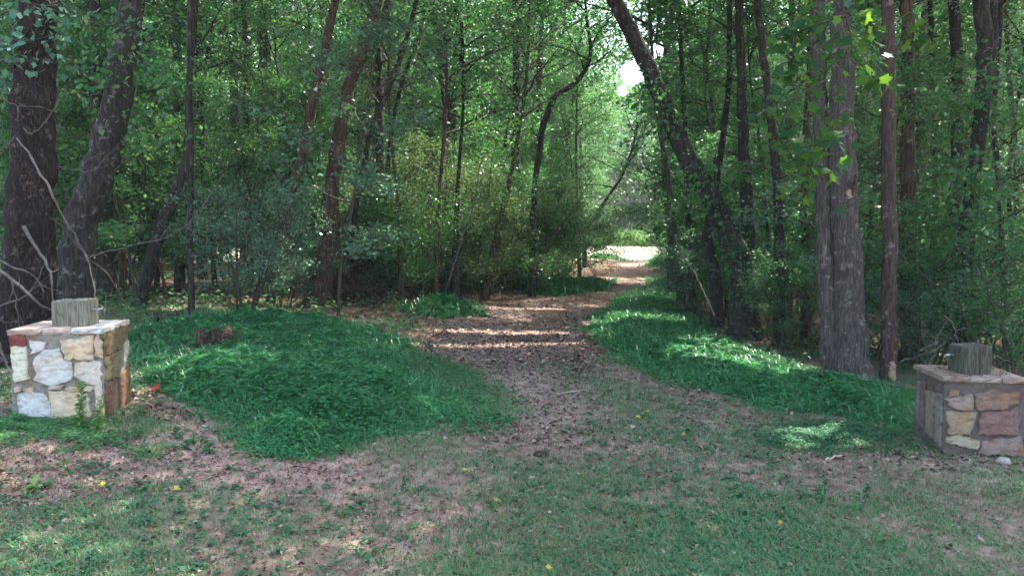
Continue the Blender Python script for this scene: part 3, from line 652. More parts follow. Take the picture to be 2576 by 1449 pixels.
def pillar(base, rot, w, d, h, front, side, side_is_right, caps, post, label, postmat, mortar, seed, ring_side, postinfo):
    rng = np.random.default_rng(seed)
    root = empty('stone_gate_pillar', base, label, 'gate pillar', 'stone gate pillars either side of the track'); root.rotation_euler = (0, 0, rot)
    V = []; Fc = []; Cc = []
    # mortar core, subdivided and slightly uneven
    def face(o, ex, ey, W_, H_, nr, outn):
        b = len(V); m = 14; k = 14
        for a in range(k + 1):
            for c in range(m + 1):
                e = (a in (0, k)) or (c in (0, m))
                V.append(o + ex * (W_ * c / m) + ey * (H_ * a / k) + outn * (0 if e else rng.normal() * .0028)); Cc.append(np.array(mortar) * rng.uniform(.82, 1.12))
        for a in range(k):
            for c in range(m): Fc.append((b + a * (m + 1) + c, b + a * (m + 1) + c + 1, b + (a + 1) * (m + 1) + c + 1, b + (a + 1) * (m + 1) + c))
    A = np.array
    X_, Y_, Z_ = A([1., 0, 0]), A([0, 1., 0]), A([0, 0, 1.])
    b0 = -.25
    face(A([-w / 2, 0, b0]), X_, Z_, w, h - b0, 0, -Y_)
    face(A([w / 2, 0, b0]), Y_, Z_, d, h - b0, 0, X_)
    face(A([w / 2, d, b0]), -X_, Z_, w, h - b0, 0, Y_)
    face(A([-w / 2, d, b0]), -Y_, Z_, d, h - b0, 0, -X_)
    face(A([-w / 2, 0, h]), X_, Y_, w, d, 0, Z_)
    for P2, col in front: poly_stone(V, Fc, Cc, [(p[0] * w, p[1] * h) for p in P2], A([-w / 2, 0, 0]), X_, Z_, -Y_, .020, col, rng)
    if side_is_right:
        for P2, col in side: poly_stone(V, Fc, Cc, [(p[0] * d, p[1] * h) for p in P2], A([w / 2, 0, 0]), Y_, Z_, X_, .018, col, rng)
    else:   # side list runs from the back edge to the front edge
        for P2, col in side: poly_stone(V, Fc, Cc, [(p[0] * d, p[1] * h) for p in P2], A([-w / 2, d, 0]), -Y_, Z_, -X_, .018, col, rng)
    # hidden faces get a simple course of stones too
    def generic(o, ex, outn, W_):
        zz = .02
        while zz < h - .08:
            hh = min(rng.uniform(.12, .2), h - zz - .01); xx = .02
            while xx < W_ - .08:
                ww_ = min(rng.uniform(.13, .28), W_ - xx - .015)
                c = random.Random(int(xx * 1000 + zz * 77 + seed)).choice([(.62, .56, .46), (.5, .38, .28), (.6, .6, .58), (.42, .3, .22)])
                poly_stone(V, Fc, Cc, [(xx + .01, zz + .01), (xx + ww_ - .01, zz + .015), (xx + ww_ - .015, zz + hh - .01), (xx + .015, zz + hh - .015)], o, ex, Z_, outn, .012, c, rng); xx += ww_
            zz += hh
    generic(A([w / 2, d, 0]), -X_, Y_, w)
    if side_is_right: generic(A([-w / 2, d, 0]), -Y_, -X_, d)
    else: generic(A([w / 2, 0, 0]), Y_, X_, d)
    polyobj('stonework', V, Fc, M_STONE, root, Cc)
    slab_mesh('cap', w, d, h - .012, h + .026, M_STONE, root, rng, segs=caps)
    # post, weathered square timber standing in the middle
    pw, ph, pcx, pcy, prot, rnd_ = postinfo
    n = 8; V = []; Fc = []
    prof = []
    rc = rnd_
    for sx, sy, a0 in ((1, -1, -math.pi / 2), (1, 1, 0), (-1, 1, math.pi / 2), (-1, -1, math.pi)):
        for t in range(4):
            an = a0 + t / 3 * math.pi / 2
            prof.append((sx * (pw / 2 - rc) + rc * math.cos(an), sy * (pw / 2 - rc) + rc * math.sin(an)))
    # add mid points on each side for checks in the grain
    pr = []
    for i in range(len(prof)):
        a, b = A(prof[i]), A(prof[(i + 1) % len(prof)]); m = max(1, int(np.linalg.norm(b - a) / .02))
        for t in range(m): pr.append(a + (b - a) * t / m)
    pr = A(pr); m = len(pr); groove = rng.normal(size=m) * .0008 * (1 + 2.5 * (rng.random(m) < .18))
    ci, si = math.cos(prot), math.sin(prot)
    zs = [-.3, 0, ph * .4, ph * .8, ph - .012, ph - .001]
    for q, zq in enumerate(zs):
        for i, p in enumerate(pr):
            s = 1 + groove[i] / (pw / 2) + (0 if q < 5 else -.03)
            V.append((pcx + (p[0] * ci - p[1] * si) * s, pcy + (p[0] * si + p[1] * ci) * s, h + .022 + zq + (rng.normal() * .0035 if q >= 4 else 0) + (.006 * p[0] / pw if q >= 4 else 0)))
    for q in range(len(zs) - 1):
        for i in range(m): j = (i + 1) % m; Fc.append((q * m + i, q * m + j, (q + 1) * m + j, (q + 1) * m + i))
    V.append((pcx, pcy, h + .022 + ph - .006)); c = len(V) - 1; b = (len(zs) - 1) * m
    for i in range(m): Fc.append((b + i, b + (i + 1) % m, c))
    po = polyobj('wooden_post', V, Fc, postmat, root)
    # eye bolt on the side of the post that faces the track
    g = Geo(); sgn = ring_side
    c0 = A([pcx + sgn * pw / 2 * (ci if abs(prot) < .4 else 1.0), pcy - .01, h + .022 + ph * .62])
    g.tube([c0 - X_ * sgn * .02, c0 + X_ * sgn * .03], .006, 6)
    an = np.linspace(0, 2 * np.pi, 15); cr = c0 + X_ * sgn * .052
    g.tube([cr + A([math.cos(t) * .026, math.sin(t) * .024, .006 * math.cos(t)]) for t in an], .0055, 6)
    g.build('eye_bolt', M_MET, po)
    return root
def crop(poly_, x0, x1, y0, y1): return [((p[0] - x0) / (x1 - x0), (y1 - p[1]) / (y1 - y0)) for p in poly_]
CREAM, WHITE, TAN, RED = (.66, .60, .47), (.60, .55, .49), (.66, .47, .30), (.24, .075, .065)
Lf = [([(122, 482), (268, 482), (278, 588), (124, 595)], RED), ([(130, 604), (283, 604), (284, 925), (150, 965)], (.64, .59, .45)),
      ([(303, 542), (488, 550), (440, 640), (398, 662), (330, 693)], WHITE),
      ([(400, 685), (450, 650), (520, 642), (595, 642), (628, 700), (650, 752), (722, 765), (730, 948), (600, 976), (505, 985), (440, 975), (335, 930), (372, 880), (348, 790), (362, 722)], (.60, .565, .525)),
      ([(637, 548), (780, 545), (948, 508), (943, 733), (860, 746), (652, 732)], (.64, .53, .39)), ([(962, 522), (1022, 490), (1024, 722), (966, 716)], (.58, .44, .33)),
      ([(755, 772), (1018, 757), (1008, 990), (862, 985), (765, 900)], (.62, .52, .435)),
      ([(140, 1000), (198, 1000), (203, 1045), (150, 1045)], (.6, .48, .4)), ([(230, 1015), (348, 1005), (330, 1043), (242, 1045)], (.52, .42, .36)),
      ([(480, 1007), (638, 990), (600, 1040), (482, 1043)], (.55, .42, .33)), ([(655, 1010), (850, 1005), (938, 1016), (928, 1058), (655, 1048)], (.55, .44, .34)),
      ([(172, 1068), (438, 1072), (488, 1180), (488, 1325), (182, 1325)], (.55, .535, .50)), ([(492, 1064), (860, 1064), (890, 1325), (500, 1325)], (.64, .51, .36)),
      ([(962, 1002), (1022, 1000), (1022, 1325), (950, 1325)], (.62, .52, .40))]
Lf = [(crop(p, 115, 1030, 470, 1340), c) for p, c in Lf]
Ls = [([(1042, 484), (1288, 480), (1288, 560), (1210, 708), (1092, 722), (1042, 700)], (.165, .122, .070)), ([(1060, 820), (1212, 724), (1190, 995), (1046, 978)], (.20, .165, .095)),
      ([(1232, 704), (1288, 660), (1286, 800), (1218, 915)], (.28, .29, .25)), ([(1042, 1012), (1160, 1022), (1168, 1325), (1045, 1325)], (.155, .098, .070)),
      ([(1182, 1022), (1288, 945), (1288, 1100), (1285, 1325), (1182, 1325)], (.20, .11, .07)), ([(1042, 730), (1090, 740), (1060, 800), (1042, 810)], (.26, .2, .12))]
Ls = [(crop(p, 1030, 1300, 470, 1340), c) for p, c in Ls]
pb = gnd(145, 1054)
LW, LD, LH = .66, .62, .66
WL = .635
capsL = [(-LW / 2 - .012, -.11, 0, (.58, .50, .46), -.015, LD + .012), (-.10, .115, .003, (.64, .55, .52), -.012, LD + .012), (.125, LW / 2 + .014, -.001, (.66, .65, .64), -.016, LD + .014)]
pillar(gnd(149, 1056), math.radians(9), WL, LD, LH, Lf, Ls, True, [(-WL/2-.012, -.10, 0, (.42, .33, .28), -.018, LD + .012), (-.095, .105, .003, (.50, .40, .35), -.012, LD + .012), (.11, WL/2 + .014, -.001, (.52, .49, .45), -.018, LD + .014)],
       None, 'low pillar of pale white and tan stone beside goldenrod, with a square grey post', M_POST, (.26, .23, .195), 7, 1, (.25, .205, .045, .27, math.radians(-4), .012))
Rf = [([(592, 600), (693, 597), (690, 664), (594, 678)], (.24, .155, .11)), ([(582, 704), (700, 672), (832, 645), (848, 818), (740, 818), (605, 778)], (.29, .225, .185)),
      ([(872, 645), (1000, 615), (1276, 615), (1272, 738), (1192, 758), (1178, 796), (876, 812)], (.25, .165, .13)),
      ([(598, 852), (872, 843), (858, 960), (818, 1072), (602, 1082)], (.30, .225, .155)), ([(912, 862), (1180, 815), (1275, 770), (1288, 1068), (912, 1082)], (.225, .135, .115)),
      ([(588, 1132), (720, 1088), (928, 1142), (913, 1252), (720, 1208), (604, 1178)], (.34, .285, .205)), ([(945, 1155), (1180, 1120), (1330, 1088), (1332, 1300), (935, 1295)], (.26, .19, .165))]
Rf = [(crop(p, 560, 1345, 500, 1310), c) for p, c in Rf]
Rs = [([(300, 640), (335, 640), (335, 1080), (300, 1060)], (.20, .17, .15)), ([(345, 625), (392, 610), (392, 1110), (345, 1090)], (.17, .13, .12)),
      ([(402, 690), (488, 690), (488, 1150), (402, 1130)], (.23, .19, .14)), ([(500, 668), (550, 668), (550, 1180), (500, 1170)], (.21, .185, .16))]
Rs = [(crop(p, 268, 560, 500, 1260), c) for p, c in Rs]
RW, RD, RH = .64, .64, .64
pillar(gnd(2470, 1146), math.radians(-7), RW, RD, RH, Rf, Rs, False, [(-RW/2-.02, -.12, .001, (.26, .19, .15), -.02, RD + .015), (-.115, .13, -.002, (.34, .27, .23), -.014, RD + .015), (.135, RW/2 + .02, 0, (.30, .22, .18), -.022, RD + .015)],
       None, 'low pillar of reddish brown stone at the edge of the right bank, with a dark mossy post', M_POST2, (.125, .100, .085), 8, -1, (.27, .245, .0, .30, math.radians(8), .05))

# ------------------------------------------------------------------ trees
TREE_XY = []
def hand_tree(name, label, pix, bark, Y=None, ztop=11.0, crown=3.6, nleaf=6500, cleaf=.15, nl=13, t0=.62, sides=12, rough=.10, group=None, lmat=None, base_v=None, drift=(0, 0), flare=1.5, extra=None, seed=1, cat='tree', forks=(), clow=None):
    rng = np.random.default_rng(seed)
    b = gnd(pix[0][0], pix[0][1]) if Y is None else None
    Y = b[1] if Y is None else Y
    P = np.array([at(u, v, Y) for u, v, w in pix]); Rr = np.array([w * px(Y) / 2 for u, v, w in pix])
    zb = float(terrain(P[0][0], Y))
    if P[0][2] > zb + .05:
        d = (P[0] - P[1]); d /= max(abs(d[2]), .1); q = P[0] + d * (P[0][2] - zb); q[2] = zb; P = np.vstack([q, P]); Rr = np.r_[Rr[0] * 1.1, Rr]
    root = empty(name, (P[0][0], Y, zb), label, cat, group); o0 = np.array([P[0][0], Y, zb])
    TREE_XY.append((P[0][0], Y, 1.0))
    P = P.copy(); P[0][2] = zb - .12
    # continue above the frame
    if ztop > P[-1][2] + .5:
        d = norm(P[-1] - P[-2]); m = int((ztop - P[-1][2]) / 1.2) + 1
        for q in range(m):
            d = norm(d * .8 + np.array([drift[0], drift[1], .55]) + rng.normal(size=3) * .04)
            P = np.vstack([P, P[-1] + d * (ztop - P[-1][2]) / (m - q) / d[2]]); Rr = np.r_[Rr, max(.035, Rr[-1] * .88)]
    k = max(12, int(np.linalg.norm(np.diff(P, axis=0), axis=1).sum() / .16))
    PP = resample(P, k); RR = np.interp(np.linspace(0, 1, k), np.linspace(0, 1, len(Rr)), Rr)
    if k > 8: PP[2:-1] += rng.normal(size=(k - 3, 3)) * .10 * RR[2:-1, None]
    hgt = PP[:, 2] - zb; RR = RR * (1 + (flare - 1) * np.exp(-np.clip(hgt, 0, 9) / (2.2 * RR[0] + .02)) * .8)
    g = Geo(); g.tube(PP - o0, RR, sides, rough=rough, rng=rng)
    for f in forks:
        fp = np.array([at(u, v, Y + (f[1] if len(f) > 1 else 0) * t) for t, (u, v, w) in zip(np.linspace(0, 1, len(f[0])), f[0])]); fr = np.array([w * px(Y) / 2 for u, v, w in f[0]])
        if len(f) > 2:   # carry the fork on upward
            d = norm(fp[-1] - fp[-2])
            for q in range(4): d = norm(d + np.array([0, 0, .25])); fp = np.vstack([fp, fp[-1] + d * f[2] / 4]); fr = np.r_[fr, fr[-1] * .8]
        kk = max(8, int(np.linalg.norm(np.diff(fp, axis=0), axis=1).sum() / .14)); q = resample(fp, kk)
        q[1:-1] += rng.normal(size=(kk - 2, 3)) * .008
        g.tube(q - o0, np.interp(np.linspace(0, 1, kk), np.linspace(0, 1, len(fr)), fr), 8 if fr[0] > .03 else 5, rough=.06, rng=rng)
    ob = g
    if crown:
        tb, tips, clr = limb_system(rng, PP, RR[-1] * 2, t0, crown, nl)
        for a, r_, s_ in tb: g.tube(a - o0, r_, s_)
        V, Fq, r = leaf_cloud(tips, nleaf, crown * .10, cleaf, rng, out=None, cl_r=clr)
        V4 = V.reshape(-1, 4, 3); kmask = keep_mask(V4[:, 0])
        if clow is not None: kmask &= V4[:, 0, 2] > clow
        V4 = V4[kmask]; r = r.reshape(-1, 4)[kmask].ravel()
    g.build('trunk', bark, root)
    if crown: mesh_obj('crown', V4.reshape(-1, 3) - o0, np.arange(len(V4) * 4).reshape(-1, 4), lmat or M_LEAF, root, rnd=r)
    root['_o'] = 0; del root['_o']
    return root, PP, RR, o0

CG = 9.0  # nothing of the near crowns hangs lower than the frame top
T1 = hand_tree('rough_barked_tree', 'big dark tree with coarse scaly bark rising behind the pale stone pillar', [(66, 905, 128), (68, 820, 118), (76, 600, 106), (80, 400, 102), (84, 200, 94), (92, 60, 88)], M_BARK_RED, ztop=12, sides=18, rough=.12, seed=1, crown=4.2, nleaf=8000, clow=5.2)
T2 = hand_tree('curved_tree', 'bent grey tree bowing to the right behind the pale pillar\'s post', [(185, 860, 92), (185, 740, 80), (207, 560, 76), (255, 420, 74), (292, 270, 68), (306, 150, 60), (325, 0, 50)], M_BARK_DK, ztop=12, sides=16, rough=.09, seed=2, Y=10.2, crown=5.2, nleaf=13000, clow=5.6)
T3 = hand_tree('sapling', 'straight dark sapling standing alone at the far edge of the left grass bank', [(483, 812, 19), (480, 700, 17), (479, 560, 16), (481, 400, 15), (476, 200, 14), (480, 0, 13)], M_BARK_DK, ztop=9, sides=8, seed=3, crown=3.4, nleaf=7000, flare=1.2, clow=5.5)
T8 = hand_tree('peeling_tree', 'brown tree with peeling bark and a forked top at the left corner of the thicket', [(798, 765, 58), (812, 690, 44), (826, 600, 36), (832, 500, 36), (846, 400, 38), (862, 300, 32), (876, 220, 30), (912, 110, 27), (950, 0, 24)], M_BARK_BRN, ztop=12, sides=12, seed=4, rough=.14, crown=5.2, nleaf=16000, cleaf=.12, clow=5.5,
    forks=[([(878, 225, 20), (925, 120, 24), (965, 45, 24), (985, -20, 22)], .5, 3.0), ([(835, 540, 16), (815, 620, 18), (800, 700, 22), (792, 775, 26)], -.3), ([(836, 480, 12), (850, 560, 14), (842, 650, 15), (835, 740, 18)], .4)])
T15 = hand_tree('leaning_tree', 'thick dark tree leaning from the right wood far out over the track', [(1868, 852, 66), (1872, 760, 60), (1862, 660, 58), (1832, 580, 54), (1796, 510, 50), (1750, 430, 46), (1708, 350, 44), (1668, 262, 42), (1625, 160, 40), (1580, 70, 38), (1545, 0, 36)], M_BARK_DK, ztop=8.8, sides=14, rough=.10, seed=5, crown=5.2, nleaf=15000, nl=18, drift=(-.2, -.25), clow=4.9, t0=.8,
    forks=[([(1560, 50, 12), (1600, 120, 10), (1625, 160, 9)], 0)])
T16 = hand_tree('straight_tree', 'straight slim tree rising just behind the foot of the thick leaning tree', [(1888, 850, 46), (1884, 700, 40), (1878, 500, 32), (1868, 300, 24), (1864, 150, 22), (1860, 0, 20)], M_BARK_DK, ztop=12, sides=10, seed=6, Y=15.2, crown=3.4, clow=6)
T17 = hand_tree('twin_trunk_tree', 'broad grey tree of two fused trunks, the largest in the right grass', [(2138, 952, 96), (2138, 900, 84), (2136, 760, 76), (2128, 600, 72), (2122, 450, 66), (2120, 300, 60), (2118, 150, 54), (2122, 0, 48)], M_BARK_GREY, ztop=12, sides=18, rough=.07, seed=7, crown=6.8, nleaf=26000, nl=24, cleaf=.17, clow=5.0, flare=1.45,
    forks=[([(2102, 958, 60), (2090, 900, 50), (2082, 800, 46), (2076, 650, 44), (2070, 500, 43), (2066, 350, 40), (2062, 200, 38), (2058, 0, 36)], .18, 5.0), ([(2142, 505, 10), (2148, 480, 9), (2152, 440, 7)], -.3)])
T18 = hand_tree('slim_tree', 'slim warm grey tree with a bare pale patch at its foot', [(2236, 955, 40), (2235, 850, 38), (2237, 700, 36), (2236, 500, 35), (2235, 300, 34), (2234, 130, 31), (2232, 0, 29)], M_BARK_WARM, ztop=11, sides=14, rough=.07, seed=8, crown=4.4, nleaf=11000, clow=5, flare=1.1,
    forks=[([(2250, 140, 9), (2268, 110, 8), (2282, 60, 6), (2290, 0, 4)], .1)])
T19 = hand_tree('vine_clad_tree', 'dark vine wrapped tree directly behind the slim warm grey tree', [(2296, 915, 48), (2290, 800, 42), (2286, 600, 38), (2285, 400, 36), (2284, 200, 34), (2280, 0, 30)], M_BARK_BRN, ztop=12, sides=12, rough=.14, seed=9, crown=3.4, clow=6)
T20 = hand_tree('crooked_tree', 'dark tree with a slight crook whose trunk rises behind the mossy post', [(2432, 905, 48), (2428, 800, 44), (2426, 650, 42), (2440, 520, 36), (2462, 350, 34), (2474, 200, 36), (2476, 80, 38), (2468, 0, 36)], M_BARK_DK, ztop=12, sides=14, rough=.10, seed=10, Y=11.5, crown=3.6, clow=6.2,
    forks=[([(2470, 330, 20), (2490, 200, 22), (2500, 90, 20), (2498, 0, 18)], .2, 3)])
HT = [
 ('slender_tree', 'pair-stemmed slender tree left of the widest trunk behind the blue green shrub', [(628, 700, 22), (622, 450, 18), (620, 280, 15), (618, 150, 13), (612, 0, 11)], M_BARK_BRN, 19, 12, 21),
 ('dark_tree', 'wide dark trunk high behind the blue green shrub', [(668, 720, 34), (664, 450, 31), (663, 260, 30), (664, 120, 29), (662, 0, 28)], M_BARK_DK, 21, 14, 22),
 ('dark_tree', 'dark tree just left of the lone straight sapling\'s top', [(452, 720, 26), (450, 450, 24), (447, 250, 24), (445, 100, 22), (440, 0, 21)], M_BARK_DK, 18, 13, 23),
 ('dark_tree', 'dark trunk touching the right side of the lone sapling\'s top', [(512, 720, 26), (506, 450, 25), (500, 200, 25), (502, 80, 24), (500, 0, 24)], M_BARK_DK, 23, 15, 24),
 ('leaning_brown_tree', 'warm brown tree slanting right, just left of the peeling tree', [(690, 700, 22), (735, 480, 24), (768, 360, 26), (792, 240, 25), (812, 150, 24), (835, 40, 20), (845, 0, 18)], M_BARK_BRN, 15, 9.5, 25),
 ('slanting_tree', 'dark slanting trunk low in the gloom between bent tree and sapling', [(345, 790, 34), (372, 680, 32), (410, 560, 30), (448, 470, 26), (470, 380, 18)], M_BARK_DK, 13, 8, 26),
 ('dark_tree', 'short looking dark tree in the gloom to the right of the bent tree', [(268, 800, 46), (262, 650, 40), (262, 480, 36), (250, 300, 30), (240, 100, 26), (240, 0, 24)], M_BARK_DK, 13.5, 12, 27),
 ('thin_tree', 'thin dark tree stem between the bent tree and the slanting trunk', [(312, 790, 22), (306, 600, 18), (300, 400, 16), (330, 200, 12), (360, 0, 10)], M_BARK_BRN, 14, 10, 28),
 ('dark_tree', 'stout dark trunk under the thicket, nearest the peeling tree', [(962, 735, 34), (960, 600, 30), (957, 450, 24), (955, 300, 20)], M_BARK_DK, 18.5, 8, 29),
 ('leaning_tree', 'dark reddish stem leaning right at the track edge beside the bright grass patch', [(1216, 752, 22), (1232, 690, 20), (1250, 600, 22), (1264, 540, 18), (1285, 440, 13), (1300, 360, 10)], M_BARK_BRN, None, 7, 30),
 ('mossy_tree', 'thick mossy trunk under the thicket, next right of the reddish leaning stem', [(1308, 715, 34), (1306, 620, 30), (1300, 500, 24), (1297, 350, 22), (1300, 160, 18), (1296, 0, 16)], M_BARK_DK, 23, 12, 31),
 ('crooked_tree', 'crooked branching tree over the left side of the track bend', [(1338, 712, 18), (1340, 600, 16), (1345, 480, 14), (1362, 340, 16), (1372, 300, 17), (1400, 240, 14), (1440, 215, 13), (1470, 180, 11), (1485, 130, 9), (1475, 40, 7)], M_BARK_DK, 21, 8.5, 32),
 ('leaning_sapling', 'slim dark sapling leaning right beside the grass tuft at the track bend', [(1404, 705, 11), (1422, 665, 11), (1448, 606, 11), (1480, 565, 10), (1500, 540, 9), (1540, 480, 7), (1562, 448, 5)], M_BARK_DK, None, 5.5, 33),
 ('thin_tree', 'pale thin trunk closest to the track\'s far left bend', [(1458, 690, 11), (1456, 620, 10), (1452, 540, 9), (1450, 450, 7)], M_BARK_GREY, 29, 8, 34),
 ('thin_tree', 'slim dark trunk standing nearest the right edge of the track\'s far bend', [(1712, 740, 24), (1704, 650, 20), (1690, 540, 16), (1680, 450, 14), (1660, 330, 11)], M_BARK_GREY, 18, 11, 35),
 ('thin_tree', 'thin dark tree between the leaning tree\'s foot and the slim trunk by the track', [(1745, 790, 22), (1738, 680, 18), (1730, 520, 14), (1722, 300, 12), (1712, 100, 10), (1710, 0, 10)], M_BARK_DK, 19, 10, 36),
 ('dark_tree', 'dark tree just left of the leaning tree\'s base', [(1806, 830, 34), (1800, 700, 30), (1780, 600, 26), (1800, 480, 18)], M_BARK_DK, 16, 9, 37),
 ('dark_tree', 'dark trunk halfway between straight slim tree and twin trunk tree', [(1965, 850, 30), (1962, 650, 27), (1950, 400, 22), (1922, 150, 20), (1905, 0, 18)], M_BARK_DK, 14, 11, 38),
 ('dark_tree', 'dark tree touching the left side of the twin trunk tree', [(2028, 870, 26), (2024, 650, 22), (2026, 400, 18), (2040, 100, 14)], M_BARK_BRN, 15, 10, 39),
 ('dark_tree', 'dim trunk left of the crooked tree behind the mossy post', [(2398, 860, 40), (2402, 700, 34), (2405, 450, 32), (2408, 250, 30), (2400, 0, 26)], M_BARK_DK, 14.5, 13, 40),
 ('thin_tree', 'thin dark tree right of the crooked tree behind the mossy post', [(2530, 860, 16), (2522, 650, 14), (2512, 450, 14), (2500, 300, 12), (2515, 100, 10)], M_BARK_DK, 13, 9, 41),
 ('thin_tree', 'thin dark tree beyond the mossy post at the photo\'s right edge', [(2566, 850, 20), (2560, 600, 16), (2556, 400, 14), (2540, 200, 12), (2530, 0, 10)], M_BARK_BRN, 15, 9, 42),
 ('slender_tree', 'slender tree half hidden between the vine clad tree and the crooked tree', [(2345, 860, 18), (2348, 650, 16), (2352, 450, 14), (2345, 200, 13), (2340, 0, 12)], M_BARK_DK, 16, 11, 43),
 ('leaning_tree', 'thin dark stem leaning right from the peeling tree\'s foot, ending high over the thicket', [(860, 740, 16), (895, 520, 14), (935, 330, 14), (975, 230, 14), (1015, 120, 13), (1048, 0, 11)], M_BARK_DK, 16, 9, 44),
 ('leaning_tree', 'second thin dark stem leaning right above the thicket, nearer the track', [(930, 730, 13), (965, 500, 12), (990, 300, 11), (1020, 180, 11), (1055, 90, 9), (1070, 0, 8)], M_BARK_DK, 18, 9, 45),
 ('hanging_tree', 'dark trunk hanging into the top of the photo above the thicket', [(1145, 735, 26), (1140, 500, 24), (1122, 250, 22), (1105, 110, 22), (1090, 0, 22)], M_BARK_DK, 24, 12, 46),
 ('thin_tree', 'thin stem in the middle of the thicket, left of the reddish leaning stem', [(1095, 745, 15), (1100, 600, 13), (1108, 450, 10), (1120, 300, 8)], M_BARK_BRN, 17.5, 6, 47),
 ('thin_tree', 'paired thin stem standing next to the stout trunk under the thicket', [(1010, 745, 15), (1006, 640, 13), (1000, 500, 10), (985, 350, 8)], M_BARK_BRN, 17.2, 6, 48),
 ('thin_tree', 'thin dark stem at the thicket foot above the bright grass patch', [(1150, 750, 18), (1146, 640, 16), (1150, 500, 11), (1160, 350, 8)], M_BARK_DK, 17.6, 6, 49),
]
for (nm, lb, pix, bk, Y_, zt, sd) in HT:
    far = (Y_ or 17) > 16
    hand_tree(nm, lb, pix, bk, Y=Y_, ztop=zt, seed=sd, sides=9, rough=.08, crown=(4.2 if sd in (31, 35, 36, 46, 44) else 2.9) if zt > 9.4 else 1.9, nleaf=(9000 if sd in (31, 35, 36, 46, 44) else 5200) if zt > 9.4 else 2600, cleaf=.115 if zt > 9.4 else .08, nl=11, t0=.55 if zt > 9 else .6, flare=1.2, lmat=M_LEAF if sd % 3 else M_LEAFY)

# ---- repeated wood trees: a few grown prototypes, copied with their parts
def proto(kind, seed):
    rng = np.random.default_rng(seed); g = Geo()
    if kind == 'understory':
        H = rng.uniform(7.5, 9.5); P = [(0, 0, -.15)]; d = np.array([0, 0, 1.0])
        for q in range(9): d = norm(d + rng.normal(size=3) * .10 + [0, 0, .1]); P.append(tuple(np.array(P[-1]) + d * H / 9))
        PP = resample(np.array(P), 36); RR = np.linspace(.075, .014, 36); g.tube(PP, RR, 8, rough=.1, rng=rng)
        tb, tips, clr = limb_system(rng, PP, .06, .10, 2.5, 26, up=.12, sub=6, curve=.05)
        V, Fq, r = leaf_cloud(tips, 20000 if seed % 3 else 9000, .22, .085 if seed % 3 else .15, rng, flat=.45, tilt=.5, cl_r=clr)
    elif kind == 'tall':
        H = rng.uniform(17, 20); P = [(0, 0, -.15)]; d = np.array([0, 0, 1.0])
        for q in range(10): d = norm(d + rng.normal(size=3) * .05 + [0, 0, .15]); P.append(tuple(np.array(P[-1]) + d * H / 10))
        PP = resample(np.array(P), 50); RR = np.linspace(.17, .03, 50) * (1 + .4 * np.exp(-np.linspace(0, H, 50) / .4)); g.tube(PP, RR, 9, rough=.1, rng=rng)
        tb, tips, clr = limb_system(rng, PP, .12, .34, 3.9, 26, up=.4, sub=6)
        V, Fq, r = leaf_cloud(tips, 14000, .36, .135, rng, flat=.6, tilt=.6, cl_r=clr)
    elif kind in ('shrub', 'bluegreen'):
        tb = []; tips = []; clr = []
        for s in range(7 if kind == 'shrub' else 9):
            a = rng.uniform(0, 6.28); d = norm(np.array([math.cos(a) * .35, math.sin(a) * .35, 1.0])); p = np.array([math.cos(a) * .12, math.sin(a) * .12, -.05]); P = [p]
            H = rng.uniform(1.8, 3.0)
            for q in range(6): d = norm(d + rng.normal(size=3) * .14 + [math.cos(a) * .06, math.sin(a) * .06, .02]); P.append(P[-1] + d * H / 6)
            PP = resample(np.array(P), 14); g.tube(PP, np.linspace(.022, .006, 14), 5)
            t2, t_, c_ = limb_system(rng, PP, .02, .25, 1.0, 9, up=.2, sub=4, curve=-.25); tb += t2; tips.append(t_); clr.append(c_)
        tips = np.concatenate(tips); clr = np.concatenate(clr)
        V, Fq, r = leaf_cloud(tips, 9000, .10, .05, rng, flat=.6, tilt=.6, cl_r=clr, aspect=.7)
    elif kind == 'thicket':    # wiry fine leaved bush with a haze of bare twigs
        tb = []; tips = []; clr = []
        for s in range(8):
            a = rng.uniform(0, 6.28); d = norm(np.array([math.cos(a) * .6, math.sin(a) * .6, 1.0])); P = [np.array([math.cos(a) * .2, math.sin(a) * .2, -.05])]
            H = rng.uniform(2.6, 4.6)
            for q in range(8): d = norm(d + rng.normal(size=3) * .20); P.append(P[-1] + d * H / 8)
            PP = resample(np.array(P), 20); g.tube(PP, np.linspace(.026, .006, 20), 5)
            t2, t_, c_ = limb_system(rng, PP, .02, .30, 1.25, 12, up=.10, sub=6, curve=-.3, wob=.25); tb += t2; tips.append(t_); clr.append(c_)
        tips = np.concatenate(tips); clr = np.concatenate(clr)
        V, Fq, r = leaf_cloud(tips, 25000, .16, .058, rng, flat=.7, tilt=.8, cl_r=clr, aspect=.55)
    elif kind == 'sapling':
        H = rng.uniform(3.2, 5); P = [(0, 0, -.1)]; d = np.array([0, 0, 1.0])
        for q in range(7): d = norm(d + rng.normal(size=3) * .12 + [0, 0, .08]); P.append(tuple(np.array(P[-1]) + d * H / 7))
        PP = resample(np.array(P), 22); g.tube(PP, np.linspace(.03, .006, 22), 6)
        tb, tips, clr = limb_system(rng, PP, .03, .25, 1.3, 14, up=.15, sub=4)
        V, Fq, r = leaf_cloud(tips, 4200, .15, .085, rng, flat=.4, tilt=.45, cl_r=clr)
    for a, r_, s_ in tb: g.tube(a, r_, s_)
    return g, V, Fq, r
PROTO = {}; ARR = {}
